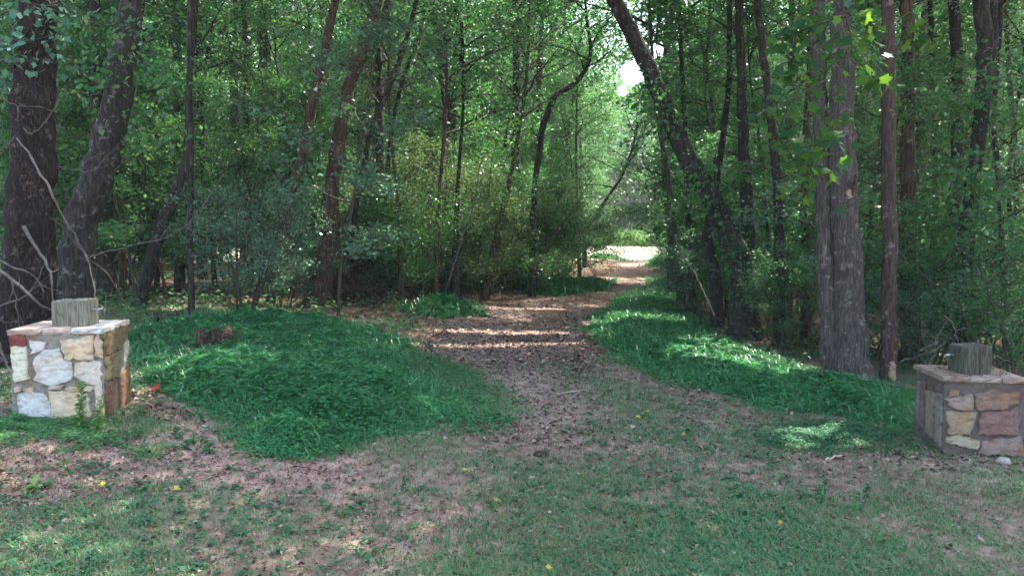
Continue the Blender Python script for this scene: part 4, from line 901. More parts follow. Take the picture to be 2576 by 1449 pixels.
def place(kind, var, x, y, rz, sc, name, label, cat, group, bark, lm):
    key = (kind, var, lm.name)
    root = empty(name, (x, y, float(terrain(x, y))), label, cat, group); root.rotation_euler = (0, 0, rz); root.scale = (sc, sc, sc)
    if key not in PROTO:
        g, V, Fq, r = proto(kind, 100 + var * 7 + len(kind)); ARR[key] = (V, r)
        tn = 'stems' if kind in ('shrub', 'thicket', 'bluegreen') else 'trunk'
        t = g.build(tn, bark, root); c = mesh_obj('foliage' if tn == 'stems' else 'crown', V, Fq, lm, root, rnd=r)
        PROTO[key] = (t, c)
    else:
        for p in PROTO[key]:
            q = p.copy(); q.parent = root; COL.objects.link(q)
            if p is PROTO[key][1]: own = q
    if key in ARR and PROTO[key][0].parent is root: own = PROTO[key][1]
    rad, zc = {'tall': (4.6, 12.0), 'understory': (3.0, 5.0), 'sapling': (1.6, 2.8)}.get(kind, (0, 0))
    if rad and near_gap(x, y, zc * sc, rad * sc * (1.5 if kind != 'sapling' else 1.3)) and PROTO[key][0].parent is not root:
        V, r = ARR[key]; c_, s_ = math.cos(rz), math.sin(rz); o_ = np.array([x, y, float(terrain(x, y))])
        Wv = np.stack([V[:, 0] * c_ - V[:, 1] * s_, V[:, 0] * s_ + V[:, 1] * c_, V[:, 2]], 1) * sc + o_
        k = keep_mask(Wv.reshape(-1, 4, 3)[:, 0])
        if not k.all():
            bpy.data.objects.remove(own)
            mesh_obj('crown', V.reshape(-1, 4, 3)[k].reshape(-1, 3), np.arange(int(k.sum()) * 4).reshape(-1, 4), lm, root, rnd=r.reshape(-1, 4)[k].ravel())
    return root
def near_gap(x, y, zc, rad):
    P = np.array([x, y, zc])
    for g, r in GAPS:
        d = P - g; t = d @ SUNV
        if t > 0 and np.linalg.norm(d - t * SUNV) < rad + r: return True
    c = ray(1588, 185); d = P - np.array([0, 0, EYE]); t = d[1] / c[1]
    return bool(np.linalg.norm(d - t * c) < rad + 50 * t / 2000)
def ray_clear(x, y, zc, rad):
    """does a crown at this spot leave every sun gap and the sky opening free"""
    # the view down the ride to the clearing
    c = ray(1585, 600); t = y / c[1]
    if y < 62 and abs(x - c[0] * t) < rad * .35 + 85 * y / 2000 * (1 if y > 20 else .6) and zc - rad * 1.2 < EYE + 1.6: return False
    return True
rt = np.random.default_rng(77)
placed = [(a, b) for a, b, c in TREE_XY]
def free(x, y, dm): return all((x - a) ** 2 + (y - b) ** 2 > dm * dm for a, b in placed)
def region(x, y):
    u = 1288 + 2000 * x / y
    if x < path_x(y):
        return 'left' if u < 820 else 'thicket'
    return 'right'
cnt = {'tall': 0, 'understory': 0, 'sapling': 0}
def wood(kind, n, y0, y1, dm, zc, rad, barks, lms, sc=(.85, 1.15), tries=4000, cat='tree'):
    c = 0
    for _ in range(tries):
        if c >= n: break
        t = rt.random(); y_ = math.sqrt(y0 * y0 + t * (y1 * y1 - y0 * y0)); x_ = rt.uniform(-.72, .72) * y_
        if abs(x_ - path_x(y_)) < path_w(y_) + (.7 if y_ > 24 else 1.3): continue
        if kind in ('understory', 'sapling', 'shrub') and y_ < 24 and -2.6 < x_ - path_x(y_) < (4.2 if y_ < 17 else 2.6): continue
        if y_ > CLEAR_Y - 2 and y_ < 90 and abs(x_ - y_ * .153) < 5.5: continue
        if not free(x_, y_, dm): continue
        s = rt.uniform(*sc)
        if not ray_clear(x_, y_, zc * s, rad * s): continue
        placed.append((x_, y_)); c += 1
        rg_ = region(x_, y_); far = 'far' if y_ > 32 else 'near'
        nm = {'tall': 'tall_tree', 'understory': 'understory_tree', 'sapling': 'sapling', 'shrub': 'shrub', 'thicket': 'thicket_bush'}[kind]
        desc = {'tall': 'tall leafy tree', 'understory': 'low branching leafy tree', 'sapling': 'small leafy sapling', 'shrub': 'small leaved shrub', 'thicket': 'wiry fine leaved bush'}[kind]
        where = {'left': 'in the dim wood behind the left grass bank', 'thicket': 'behind the thicket on the left of the track', 'right': 'in the wood right of the track'}[rg_]
        deep = ', far in' if far == 'far' else ''
        lb = f'{desc} {where}{deep}'
        place(kind, int(rt.integers(0, 3 if kind in ('tall', 'understory') else 2)), x_, y_, rt.uniform(0, 6.28), s, nm, lb, cat, lb + ', all alike', barks[int(rt.integers(len(barks)))], lms[int(rt.integers(len(lms)))])
wood('tall', 85, 17, 66, 2.4, 12.5, 3.6, [M_BARK_DK, M_BARK_BRN, M_BARK_GREY], [M_LEAF, M_LEAFY])
wood('understory', 110, 13, 60, 1.7, 5.0, 2.4, [M_BARK_DK, M_BARK_BRN], [M_LEAF, M_LEAF, M_LEAFY])
wood('sapling', 60, 13, 40, 1.1, 2.8, 1.2, [M_TWIG], [M_LEAF, M_LEAFB, M_LEAFY])
wood('shrub', 60, 13, 50, 1.2, 1.6, 1.4, [M_TWIG], [M_LEAF, M_LEAFB], cat='shrub')

# the thicket left of the track
TH = [(905, 22, 1.0), (960, 19.5, 1.05), (1020, 20.5, .95), (1075, 19, 1.05), (1130, 20.5, 1.0), (1185, 21.5, 1.0), (1235, 22.5, 1.0), (1290, 24.5, 1.0), (1345, 26, 1.0), (1400, 28, .9), (870, 25, 1.1), (1000, 25, 1.15), (1150, 26, 1.15), (1280, 30, 1.1)]
for i_, (u, y_, s) in enumerate(TH):
    x_ = (u - 1288) / 2000 * y_
    place('thicket', i_ % 2, x_, y_, rt.uniform(0, 6.28), s, 'thicket_bush', 'wiry fine leaved bush in the brown thicket left of the track', 'bush', 'bushes of the thicket left of the track', M_BARK_BRN, M_CEDAR if i_ % 3 else M_LEAFY)
for i_, (u, y_, s) in enumerate([(900, 17.4, 1.0), (1045, 18.6, .8), (1175, 20.0, .8), (1090, 21.5, 1.5), (1330, 24.0, 1.2), (1400, 25.5, 1.1), (990, 22.5, 1.6), (1250, 25, 1.5)]):
    place('shrub', i_ % 2, (u - 1288) / 2000 * y_, y_, i_ * 1.9, s, 'thicket_shrub', 'leafy grey green shrub filling the thicket left of the track', 'shrub', 'leafy shrubs of the thicket left of the track', M_TWIG, M_LEAFB if i_ % 2 else M_LEAF)
# the blue green shrub
p = gnd(612, 795)
place('bluegreen', 0, p[0], p[1], 1.0, .80, 'blue_green_shrub', 'many stemmed shrub with small blue green leaves at the back of the left grass bank', 'shrub', None, M_TWIG, M_LEAFB)
place('bluegreen', 1, at(715, 700, 14.8)[0], 14.8, 2.0, .62, 'blue_green_shrub', 'rounder blue green shrub tucked between the many stemmed shrub and the peeling tree', 'shrub', None, M_TWIG, M_LEAFB)

# distant wood closing the view
rd = np.random.default_rng(5)
n = 190000
yy = rd.uniform(62, 118, n); xx = rd.uniform(-.78, .78, n) * yy
base = 5 * vnoise(xx, yy, .25, 60)
zz = rd.random(n) ** .9 * (21 + base + .12 * (yy - 60))
m2 = 60000; ya = rd.uniform(93, 116, m2); xa = ya * .153 + rd.uniform(-13, 13, m2)
xx = np.r_[xx, xa]; yy = np.r_[yy, ya]; zz = np.r_[zz, rd.random(m2) * (19 + 4 * vnoise(xa, ya, .4, 2))]; uu = xx
cx_ = yy * .153
k = ~((yy < 92) & (np.abs(xx - cx_) < 4.5 + 1.0 * vnoise(yy, zz, .5, 3)) & ((yy < 78) | (zz < 9))) & (vnoise(xx * 1.0, zz + yy, .8, 61) + .6 * vnoise(xx, zz, 2.2, 62) > -.7)
P = np.column_stack([xx, yy, zz + terrain(xx, yy)])[k]; P = P[keep_mask(P)]; n = len(P)
l = rd.uniform(.26, .55, n)
V, Fq, r = leaves(P, rd.normal(size=(n, 3)), np.array([0, -.3, 1.]) + rd.normal(size=(n, 3)) * .7, l, l * .7, .15, np.clip(.5 + .3 * vnoise(P[:, 0], P[:, 1], .3, 8) + rd.normal(0, .18, n), 0, 1))
tag(mesh_obj('distant_woods', V, Fq, M_LEAFY, rnd=r), 'mass of sunlit foliage closing the view beyond the clearing', 'woods', kind='stuff')

# trees arching over the ride, and beyond the clearing
AR = [('tall', 1415, 33, .62), ('tall', 1470, 40, .66), ('tall', 1742, 30, .60), ('tall', 1745, 40, .7), ('tall', 1650, 98, 1.0), ('tall', 1560, 104, 1.05), ('tall', 1500, 92, .85), ('tall', 1720, 90, .9), ('understory', 1438, 44, .8), ('understory', 1745, 46, .8), ('tall', 1440, 54, .75), ('tall', 1730, 56, .75), ('understory', 1610, 96, 1.0)]
for i_, (kd, u, y_, s) in enumerate(AR):
    x_ = (u - 1288) / 2000 * y_
    lb = 'leafy tree leaning its crown over the shaded ride before the clearing' if y_ < 60 else 'sunlit tree standing beyond the bright clearing'
    place(kd, i_ % 3, x_, y_, i_ * 1.7, s, 'leafy_tree', lb, 'tree', 'trees over the ride' if y_ < 60 else 'trees beyond the clearing', M_BARK_DK, M_LEAFY if i_ % 2 else M_LEAF)
# low leafy growth between the trunks at the wood's edge
ED = [('shrub', 1720, 20, .8, 'r'), ('shrub', 1780, 17.5, .8, 'r'), ('sapling', 1935, 14.8, 1.0, 'r'), ('shrub', 1985, 13.2, .7, 'r'), ('sapling', 2030, 13.6, 1.1, 'r'), ('shrub', 2205, 13, .9, 'r'), ('sapling', 2330, 12.4, 1.0, 'r'), ('shrub', 2350, 11.6, .6, 'r'),
      ('sapling', 2490, 11.0, .9, 'r'), ('shrub', 2560, 10.2, .9, 'r'), ('sapling', 2590, 12, 1.1, 'r'), ('shrub', 2500, 13.4, 1.0, 'r'), ('understory', 1955, 15.5, .75, 'r'), ('understory', 2370, 16, .8, 'r'), ('understory', 2570, 14.5, .8, 'r'), ('understory', 1830, 18.5, .75, 'r'), ('understory', 2180, 15.2, .8, 'r'),
      ('sapling', 340, 13.2, 1.0, 'l'), ('sapling', 420, 14.6, 1.0, 'l'), ('shrub', 300, 14.8, 1.0, 'l'), ('understory', 540, 17, .8, 'l'), ('understory', 390, 16, .8, 'l'), ('understory', 210, 15, .8, 'l'), ('sapling', 150, 12.4, 1.0, 'l'), ('understory', 735, 18, .75, 'l'), ('understory', 30, 13.5, .8, 'l')]
for i_, (kd, u, y_, s, sd) in enumerate(ED):
    x_ = (u - 1288) / 2000 * y_
    wh = 'between the trunks along the right grass strip' if sd == 'r' else 'in the gloom between the bent tree and the peeling tree'
    nm = {'sapling': 'leafy_sapling', 'shrub': 'edge_shrub', 'understory': 'understory_tree'}[kd]
    ds = {'sapling': 'thin stemmed leafy sapling', 'shrub': 'low small leaved shrub', 'understory': 'young many limbed tree'}[kd]
    place(kd, i_ % (3 if kd == 'understory' else 2), x_, y_, i_ * 2.1, s, nm, f'{ds} {wh}', 'shrub' if kd == 'shrub' else 'tree', f'{ds}s {wh}', M_TWIG, [M_LEAF, M_LEAFB, M_LEAFY][i_ % 3] if kd != 'understory' else M_LEAF)

# ------------------------------------------------------------------ broad maple leaves, ivy
MAP = np.array([(0, 0), (.14, .02), (.46, .0), (.36, .24), (.66, .50), (.40, .50), (.36, .64), (.17, .62), (0, 1.0), (-.17, .62), (-.36, .64), (-.40, .50), (-.66, .50), (-.36, .24), (-.46, .0), (-.14, .02)])
def maple(P, T, N, L, rnd):
    n = len(P); T = norm(T); N = norm(N - (N * T).sum(1, keepdims=True) * T); B = np.cross(T, N); m = len(MAP)
    bend = -.18 * (MAP[:, 1] ** 2) + .10 * np.abs(MAP[:, 0])
    V = P[:, None] + L[:, None, None] * (MAP[None, :, 0:1] * B[:, None] + MAP[None, :, 1:2] * T[:, None] + bend[None, :, None] * N[:, None])
    c = P[:, None] + L[:, None, None] * (.34 * T[:, None]); V = np.concatenate([V, c], 1)
    idx = np.array([(i, (i + 1) % m, m) for i in range(m)])
    return V.reshape(-1, 3), (np.arange(n)[:, None, None] * (m + 1) + idx[None]).reshape(-1, 3), np.repeat(rnd, m + 1)
def leafy_spray(parent, o0, name, brs, Y, n, size, matl, seed, spread=.10, twigmat=M_TWIG, yj=.25, mode='maple', bname='low_branch'):
    rng = np.random.default_rng(seed); g = Geo(); Cn = []
    for bp in brs:
        dy = rng.uniform(-yj, yj); q = np.array([at(u, v, Y + dy) for u, v in bp]); q = resample(q, 10)
        g.tube(q - o0, np.linspace(.011, .004, 10), 5)
        Cn.append(q[2:])
    Cn = np.concatenate(Cn); idx = rng.integers(0, len(Cn), n)
    P = Cn[idx] + rng.normal(size=(n, 3)) * spread
    T = rng.normal(size=(n, 3)) * [1, .8, .4] + [0, -.3, -.7]; N = rng.normal(size=(n, 3)) * .45 + [0, -.35, .85]
    L = size * rng.uniform(.6, 1.2, n)
    g.build(bname, twigmat, parent)
    if mode == 'maple':
        V, F3, r = maple(P, T, N, L, rng.random(n)); mesh_obj('broad_leaves', V - o0, None, matl, parent, rnd=r, F3=F3)
    else:
        V, Fq, r = leaves(P, T, N, L, L * .8, .1, rng.random(n)); mesh_obj('leaves', V - o0, Fq, matl, parent, rnd=r)
r17, r18, r1 = T17, T18, T1
leafy_spray(T17[0], T17[3], 'x', [[(2130, 40), (2060, 60), (1990, 90), (1950, 100)], [(2110, 90), (2040, 130), (1960, 165), (1905, 190)], [(2090, 0), (2050, 20), (2000, 30)], [(2110, 150), (2060, 190), (1990, 215)], [(2080, 200), (1990, 250), (1900, 285)],
    [(2110, 230), (2100, 300), (2085, 380)], [(2000, 240), (1960, 330), (1930, 370)], [(2120, 20), (2140, 100), (2110, 180)], [(2100, 350), (2030, 370), (1960, 380)], [(2030, 0), (2010, 60), (1990, 110)]], 8.1, 230, .115, M_MAPLE, 3, spread=.085)
leafy_spray(T18[0], T18[3], 'x', [[(2130, 60), (2180, 85), (2235, 100)], [(2140, 150), (2190, 190), (2225, 215)], [(2180, 60), (2215, 130), (2200, 210)]], 8.9, 60, .125, M_MAPLE, 4, spread=.08)
leafy_spray(T19[0], T19[3], 'x', [[(2262, 60), (2300, 80), (2335, 110)], [(2255, 40), (2290, 60), (2300, 120)]], 9.2, 34, .12, M_MAPLE, 5, spread=.06)
leafy_spray(T1[0], T1[3], 'x', [[(-40, 40), (60, 30), (160, 60)], [(-40, 90), (40, 110), (130, 90)], [(-30, 150), (40, 160), (95, 140)], [(0, -20), (80, 10), (190, 20)], [(60, 60), (120, 120), (150, 170)], [(-40, 190), (10, 200), (60, 215)], [(20, 60), (70, 150), (50, 230)]], 7.9, 420, .085, M_LEAFB, 6, mode='kite', spread=.09, bname='ivy_stems')

# ------------------------------------------------------------------ dead branches, sticks, logs
def stick(name, label, pix, Y, w, matl, seed, cat='branch', group=None, on_ground=False, twigs=2, wj=.012):
    rng = np.random.default_rng(seed)
    if on_ground: P = np.array([gnd(u, v) + [0, 0, w * .5 + .01] for u, v in pix])
    else: P = np.array([at(u, v, Y + .12 * math.sin(i * 1.3 + seed)) for i, (u, v) in enumerate(pix)])
    o0 = P[0].copy(); k = max(8, int(np.linalg.norm(np.diff(P, axis=0), axis=1).sum() / .07)); q = resample(P, k); q[1:-1] += rng.normal(size=(k - 2, 3)) * wj * .5
    root = Geo(); root.tube(q - o0, np.linspace(w * .5, w * .22, k) * (1 + .12 * rng.normal(size=k)), 7, rough=.15, rng=rng)
    for t in range(twigs):
        i = rng.integers(k // 4, k - 1); d = norm(norm(q[min(i + 1, k - 1)] - q[i - 1]) + rng.normal(size=3) * .8); L = rng.uniform(.12, .35)
        e = [q[i]]
        for _ in range(4): d = norm(d + rng.normal(size=3) * .25); e.append(e[-1] + d * L / 4)
        root.tube(np.array(e) - o0, np.linspace(w * .2, .002, 5), 4)
    o = root.build(name, matl); o.location = o0
    return tag(o, label, cat, group)
DB = [
 ([(-20, 240), (20, 255), (52, 272)], 7.6, .022, 'short pale bare twig entering at the left edge across the scaly trunk'),
 ([(44, 268), (47, 310), (75, 335), (100, 325), (132, 280), (162, 235)], 7.7, .020, 'pale bare branch curling like a hook in front of the scaly trunk'),
 ([(37, 305), (33, 360), (45, 450), (58, 560), (75, 700), (85, 830)], 8.1, .035, 'grey dead stem leaning upright against the scaly trunk'),
 ([(42, 348), (90, 415), (125, 480), (165, 555), (200, 615), (225, 665), (238, 730), (245, 770), (270, 822)], 7.4, .030, 'long bowed dead branch sweeping down to behind the grey post'),
 ([(-20, 400), (5, 375), (35, 345)], 7.6, .022, 'stubby dead twig at the left edge beside the leaning grey dead stem'),
 ([(100, 432), (145, 420), (190, 430), (235, 430), (270, 392), (302, 360)], 8.2, .017, 'thin pale branch crossing from the scaly tree to the bent tree'),
 ([(97, 540), (130, 550), (170, 590), (215, 640), (270, 690), (330, 790)], 8.0, .030, 'dark dead branch slanting down right behind the grey post'),
 ([(215, 655), (260, 635), (350, 615), (415, 600), (465, 570), (505, 525), (545, 465), (575, 410)], 9.0, .020, 'long thin pale branch arching up past the lone sapling'),
 ([(395, 610), (430, 570), (500, 530), (560, 495)], 9.2, .014, 'thin pale branch forking off beside the lone sapling'),
 ([(60, 570), (100, 635), (128, 690), (135, 760)], 7.6, .048, 'thick mottled dead limb dropping onto the left pillar\'s post'),
 ([(-30, 660), (40, 712), (90, 755), (128, 780)], 7.3, .045, 'thick grey dead limb sloping down to the left side of the grey post'),
 ([(-20, 640), (30, 670), (80, 690), (110, 735)], 7.5, .030, 'thinner grey limb just above the thick sloping one'),
 ([(0, 770), (60, 745), (100, 690), (118, 640)], 7.7, .020, 'dead twig rising right above the left pillar\'s left end'),
 ([(28, 700), (40, 760), (52, 830)], 7.4, .018, 'upright dead twig behind the left pillar\'s left corner'),
 ([(-10, 850), (5, 890), (20, 930), (12, 960)], 6.9, .032, 'bent dead branch low at the left edge beside the pale pillar'),
 ([(90, 822), (120, 805), (170, 790)], 7.2, .014, 'thin pale twig lying just behind the pillar cap'),
 ([(2262, 912), (2300, 898), (2340, 886), (2378, 862)], 8.2, .016, 'pale dead twig rising right towards the mossy post'),
 ([(2312, 882), (2345, 868), (2362, 858)], 8.4, .020, 'short bone pale twig left of the mossy post'),
 ([(2330, 925), (2350, 890), (2362, 840), (2395, 790)], 8.5, .014, 'thin grey twig standing steeply left of the mossy post'),
 ([(2374, 792), (2400, 825), (2412, 866)], 7.9, .022, 'pale grey broken twig dropping behind the mossy post\'s top'),
 ([(2492, 892), (2530, 905), (2600, 935)], 7.6, .026, 'dark bare branch sloping down right of the mossy post'),
 ([(2240, 870), (2290, 760), (2330, 730), (2400, 700)], 10.8, .03, 'dark bare branch crossing behind the vine clad tree'),
]
for i_, (pp, Y_, w_, lb) in enumerate(DB):
    stick('dead_branch', lb, pp, Y_, w_ * .72, M_DEAD if 'dark' not in lb else M_TWIG, 200 + i_, group='dead branches tangled at the wood edge')
stick('bare_sapling', 'thin pale dead pole slanting at the foot of the leaning tree', [(1698, 590), (1715, 640), (1750, 690), (1775, 745), (1797, 795)], 12.6, .035, M_DEAD, 301)
stick('fallen_branch', 'pale fallen branch lying in the right grass strip', [(1592, 792), (1630, 800), (1672, 812)], 0, .05, M_DEAD, 302, on_ground=True)
stick('bark_strip', 'pale curved strip of bark on the lawn left of the right pillar', [(2072, 1166), (2090, 1160), (2118, 1152)], 0, .028, M_CHIP, 303, on_ground=True, twigs=0, cat='bark')
stick('fallen_stick', 'grey stick lying in the lawn near the bottom of the photo', [(1415, 1350), (1440, 1362), (1470, 1375)], 0, .016, M_DEAD, 304, on_ground=True, twigs=1, cat='stick')
stick('fallen_stick', 'thin pale stick on the lawn right of the two yellow leaves', [(430, 1222), (470, 1238), (510, 1262)], 0, .010, M_DEAD, 305, on_ground=True, twigs=1, cat='stick')
stick('fallen_stick', 'small pale stick on the bare soil of the near track', [(1400, 998), (1440, 990), (1480, 988)], 0, .02, M_CHIP, 306, on_ground=True, twigs=0, cat='stick')
stick('broken_stub', 'short brown broken stub poking up beside the twin trunk tree\'s foot', [(2064, 948), (2068, 925), (2076, 903)], 9.4, .045, M_BARK_BRN, 307, twigs=0)
LG = [([(350, 742), (450, 738), (580, 745)], .16, 'mossy fallen log on the dim wood floor behind the lone sapling'), ([(1225, 722), (1270, 712), (1325, 706)], .22, 'dark fallen log beside the mossy trunk under the thicket'),
      ([(395, 822), (420, 818), (445, 808)], .13, 'short dark broken log in the left bank grass'), ([(2290, 735), (2360, 722), (2440, 740)], .2, 'dark fallen log deep behind the vine clad tree'), ([(640, 728), (700, 720), (760, 726)], .14, 'grey fallen log behind the blue green shrub')]
for i_, (pp, w_, lb) in enumerate(LG):
    stick('fallen_log', lb, pp, 0, w_, M_BARK_BRN, 320 + i_, on_ground=True, twigs=2, cat='log', wj=.03)
# thicket stems
rs_ = np.random.default_rng(9)
for i_, (pp, w_, lb) in enumerate([([(868, 560), (900, 470), (930, 400), (975, 312)], .035, 'pale bare pole leaning right at the left end of the thicket'), ([(1128, 705), (1160, 610), (1190, 520), (1208, 420), (1226, 378)], .035, 'pale bare pole leaning right in the middle of the thicket'),
      ([(860, 700), (900, 600), (940, 560), (980, 500)], .025, 'thin pale pole low at the left end of the thicket'), ([(1240, 700), (1275, 620), (1320, 560), (1372, 520)], .03, 'grey slanting stem rising right from the reddish stem\'s foot'), ([(1345, 690), (1380, 610), (1420, 560), (1470, 480), (1500, 440)], .03, 'dark slanting stem rising right before the track bend')]):
    stick('bare_sapling', lb, pp, 16.6 + .3 * i_, w_, M_DEAD if 'pale' in lb else M_TWIG, 340 + i_, cat='sapling', twigs=4)
for i_ in range(44):
    u = rs_.uniform(820, 1330); y_ = rs_.uniform(16.6, 21) + (u - 820) / 260; x_ = (u - 1288) / 2000 * y_
    if abs(x_ - path_x(y_)) < path_w(y_) + .4: continue
    b = np.array([x_, y_, float(terrain(x_, y_)) - .05]); H = rs_.uniform(1.8, 3.6); d = norm(np.array([rs_.normal() * .22, rs_.normal() * .1, 1.0])); P = [b]
    for q in range(5): d = norm(d + rs_.normal(size=3) * .09); P.append(P[-1] + d * H / 5)
    g = Geo(); q = resample(np.array(P), 14); g.tube(q - b, np.linspace(rs_.uniform(.014, .034), .006, 14), 6, rough=.1, rng=rs_)
    for t in range(5):
        i = rs_.integers(4, 13); dd = norm(rs_.normal(size=3) + [0, 0, .4]); e = [q[i]]
        for _ in range(4): dd = norm(dd + rs_.normal(size=3) * .25); e.append(e[-1] + dd * rs_.uniform(.08, .18))
        g.tube(np.array(e) - b, np.linspace(.007, .002, 5), 4)
    o = g.build('bare_sapling', M_BARK_BRN if i_ % 3 else M_DEAD); o.location = b
    tag(o, 'bare brown stem standing among others at the foot of the thicket', 'sapling', 'bare stems at the foot of the thicket')
# brush pile
g = Geo(); c0 = gnd(868, 768)
for i_ in range(210):
    p = c0 + rs_.normal(size=3) * [.55, .3, 0] + [0, .3, rs_.uniform(.02, .42)]; d = norm(rs_.normal(size=3) * [1, .6, .45]); e = [p - c0]
    for _ in range(4): d = norm(d + rs_.normal(size=3) * .2); e.append(e[-1] + d * rs_.uniform(.07, .16))
    g.tube(np.array(e), np.linspace(rs_.uniform(.004, .012), .002, 5), 4)
o = g.build('brush_pile', M_BARK_WARM); o.location = c0; tag(o, 'low pile of reddish brown dead twigs between left bank and thicket', 'brush pile')
# rotten stump in the left bank
rng = np.random.default_rng(3); c0 = gnd(535, 895); root = empty('rotten_stump', c0, 'rotten brown hollow stump sticking out of the left bank grass', 'stump'); root.scale = (.85, .85, .8)
g = Geo(); nS, nR = 22, 9
th = np.linspace(0, 2 * np.pi, nS, endpoint=False)
prof = [(.24, -.05), (.22, .10), (.20, .22), (.19, .34), (.17, .42), (.13, .40), (.11, .30), (.08, .2), (.02, .16)]
V = []
for k_, (r_, z_) in enumerate(prof):
    for t in th:
        f = 1 + .18 * math.sin(3 * t + 1) + .1 * math.sin(7 * t + k_) + rng.normal() * .05; zz = z_ * .85 * (1 + (.06 * math.sin(2 * t + .5) + .10 * math.sin(5 * t) + .06 * math.sin(11 * t) if k_ > 2 else 0)) + rng.normal() * .008
        V.append((r_ * f * math.cos(t) * 1.15, r_ * f * math.sin(t), zz))
Fc = [(a * nS + i, a * nS + (i + 1) % nS, (a + 1) * nS + (i + 1) % nS, (a + 1) * nS + i) for a in range(nR - 1) for i in range(nS)]
mesh_obj('shell', V, Fc, barkmat('rotten_wood', (.010, .006, .005), (.055, .034, .024), (.20, .14, .10), scale=(16, 16, 4), bump=1), root)
g = Geo()
for i_ in range(170):
    a = rng.uniform(-1.5, 2.2); p = np.array([math.cos(a) * .2, math.sin(a) * .18, rng.uniform(.12, .32)]); d = norm(np.array([math.cos(a), math.sin(a) * .8, rng.uniform(-.6, .5)])); e = [p]
    for _ in range(4): d = norm(d + rng.normal(size=3) * .35 + [0, 0, -.1]); e.append(e[-1] + d * .05)
    g.tube(np.array(e), np.linspace(.006, .0015, 5), 4)
g.build('root_fibres', M_BARK_WARM, root)

# ------------------------------------------------------------------ small plants and fallen bits
def weed_plant(name, label, u, v, h, seed, matl, nleaf=120, L=.05, stems=1, narrow=.2, sp=.02):
    rng = np.random.default_rng(seed); c = gnd(u, v); root = empty(name, c, label, 'plant'); g = Geo(); PP = []
    for s_ in range(stems):
        d = norm(np.array([rng.normal() * .12, rng.normal() * .1, 1.])); P = [np.array([rng.normal() * .02 * stems, rng.normal() * .02 * stems, -.02])]
        for _ in range(6): d = norm(d + rng.normal(size=3) * .06); P.append(P[-1] + d * h * rng.uniform(.85, 1) / 6)
        q = resample(np.array(P), 24); g.tube(q, np.linspace(.0045, .0015, 24), 5); PP.append(q[2:])
    PP = np.concatenate(PP); i = rng.integers(0, len(PP), nleaf); az = rng.uniform(0, 6.28, nleaf)
    T = np.stack([np.cos(az), np.sin(az), rng.uniform(-.1, .9, nleaf)], 1); l = L * rng.uniform(.6, 1.2, nleaf) * (1.15 - .5 * PP[i][:, 2] / h)
    V, Fq, r = leaves(PP[i] + rng.normal(size=(nleaf, 3)) * sp * .2, T, np.tile([0, 0, 1.], (nleaf, 1)) + rng.normal(size=(nleaf, 3)) * .3, l, l * narrow, .2, np.clip(.5 + rng.random(nleaf) * .5, 0, 1))
    g.build('stems', matl, root); mesh_obj('leaves', V, Fq, matl, root, rnd=r)
M_GOLD = leafmat('goldenrod', [(0, G(.07, .20, .06)), (1, G(.20, .33, .08))], trans=.35, tcol=(1.1, 1.2, .6))
weed_plant('goldenrod', 'taller feathery light green weed in front of the pale pillar', 196, 1078,   .38, 1, M_GOLD, 260, .060)
weed_plant('goldenrod', 'shorter feathery weed before the right corner of the pale pillar', 256, 1085, .28, 2, M_GOLD, 180, .055)
weed_plant('broadleaf_weed', 'low weed with three pale broad leaves on the lawn below the pale pillar', 88, 1232, .07, 3, M_GOLD, 9, .10, narrow=.55)
weed_plant('seedling', 'upright small seedling on the pinkish litter below the pale pillar', 160, 1195, .16, 4, M_WEED, 14, .05, narrow=.4)
weed_plant('leafy_weed', 'bushy dark green weed on the lawn left of the right pillar', 2075, 1262, .12, 5, M_WEED, 120, .05, stems=6, narrow=.5)
weed_plant('leafy_weed', 'pale fern like weed at the front lip of the right grass strip', 2060, 1085, .16, 6, M_WEED, 160, .05, stems=7, narrow=.4)
weed_plant('leafy_weed', 'small leafy weed beside the red leaf behind the pale pillar', 350, 958, .12, 7, M_WEED, 40, .05, stems=3, narrow=.5)
weed_plant('leafy_weed', 'leafy green weed in the litter right of the pale pillar', 325, 1105, .10, 8, M_WEED, 60, .05, stems=4, narrow=.6)
weed_plant('leafy_weed', 'clump of heart leaved weed midway along the red litter strip', 500, 1108, .09, 9, M_WEED, 70, .055, stems=6, narrow=.7)
for nm, pp, hm, n_, sd, mm, lb in (('tall_grass', [(-20, 1085), (90, 1075), (230, 1080), (320, 1095), (330, 1130), (230, 1125), (120, 1105), (-20, 1110)], .11, 14000, 51, M_GRASS, 'grass tufts growing along the front foot of the pale pillar'),
                               ('tall_grass', [(1950, 1085), (2100, 1085), (2190, 1100), (2130, 1130), (1980, 1120)], .10, 9000, 52, M_WEED, 'pale leafy ground cover spilling from the right grass strip')):
    pl2 = poly(pp); lush(nm, pl2, n_, 0, hm, lb, sd, L=.035, edge=.15, matl=mm)
def flat_leaf(name, label, u, v, size, matl, seed, cat='leaf', kind='maple', group=None):
    rng = np.random.default_rng(seed); c = gnd(u, v) + [0, 0, .022]
    T = np.array([[rng.normal(), rng.normal(), .15]]); N = np.array([[rng.normal() * .15, -.45, 1.]])
    V, F3, r = maple(np.zeros((1, 3)), T, N, np.array([size]), np.array([rng.random()]))
    o = mesh_obj(name, V, None, matl, None, rnd=r, F3=F3); o.location = c; tag(o, label, cat, group)
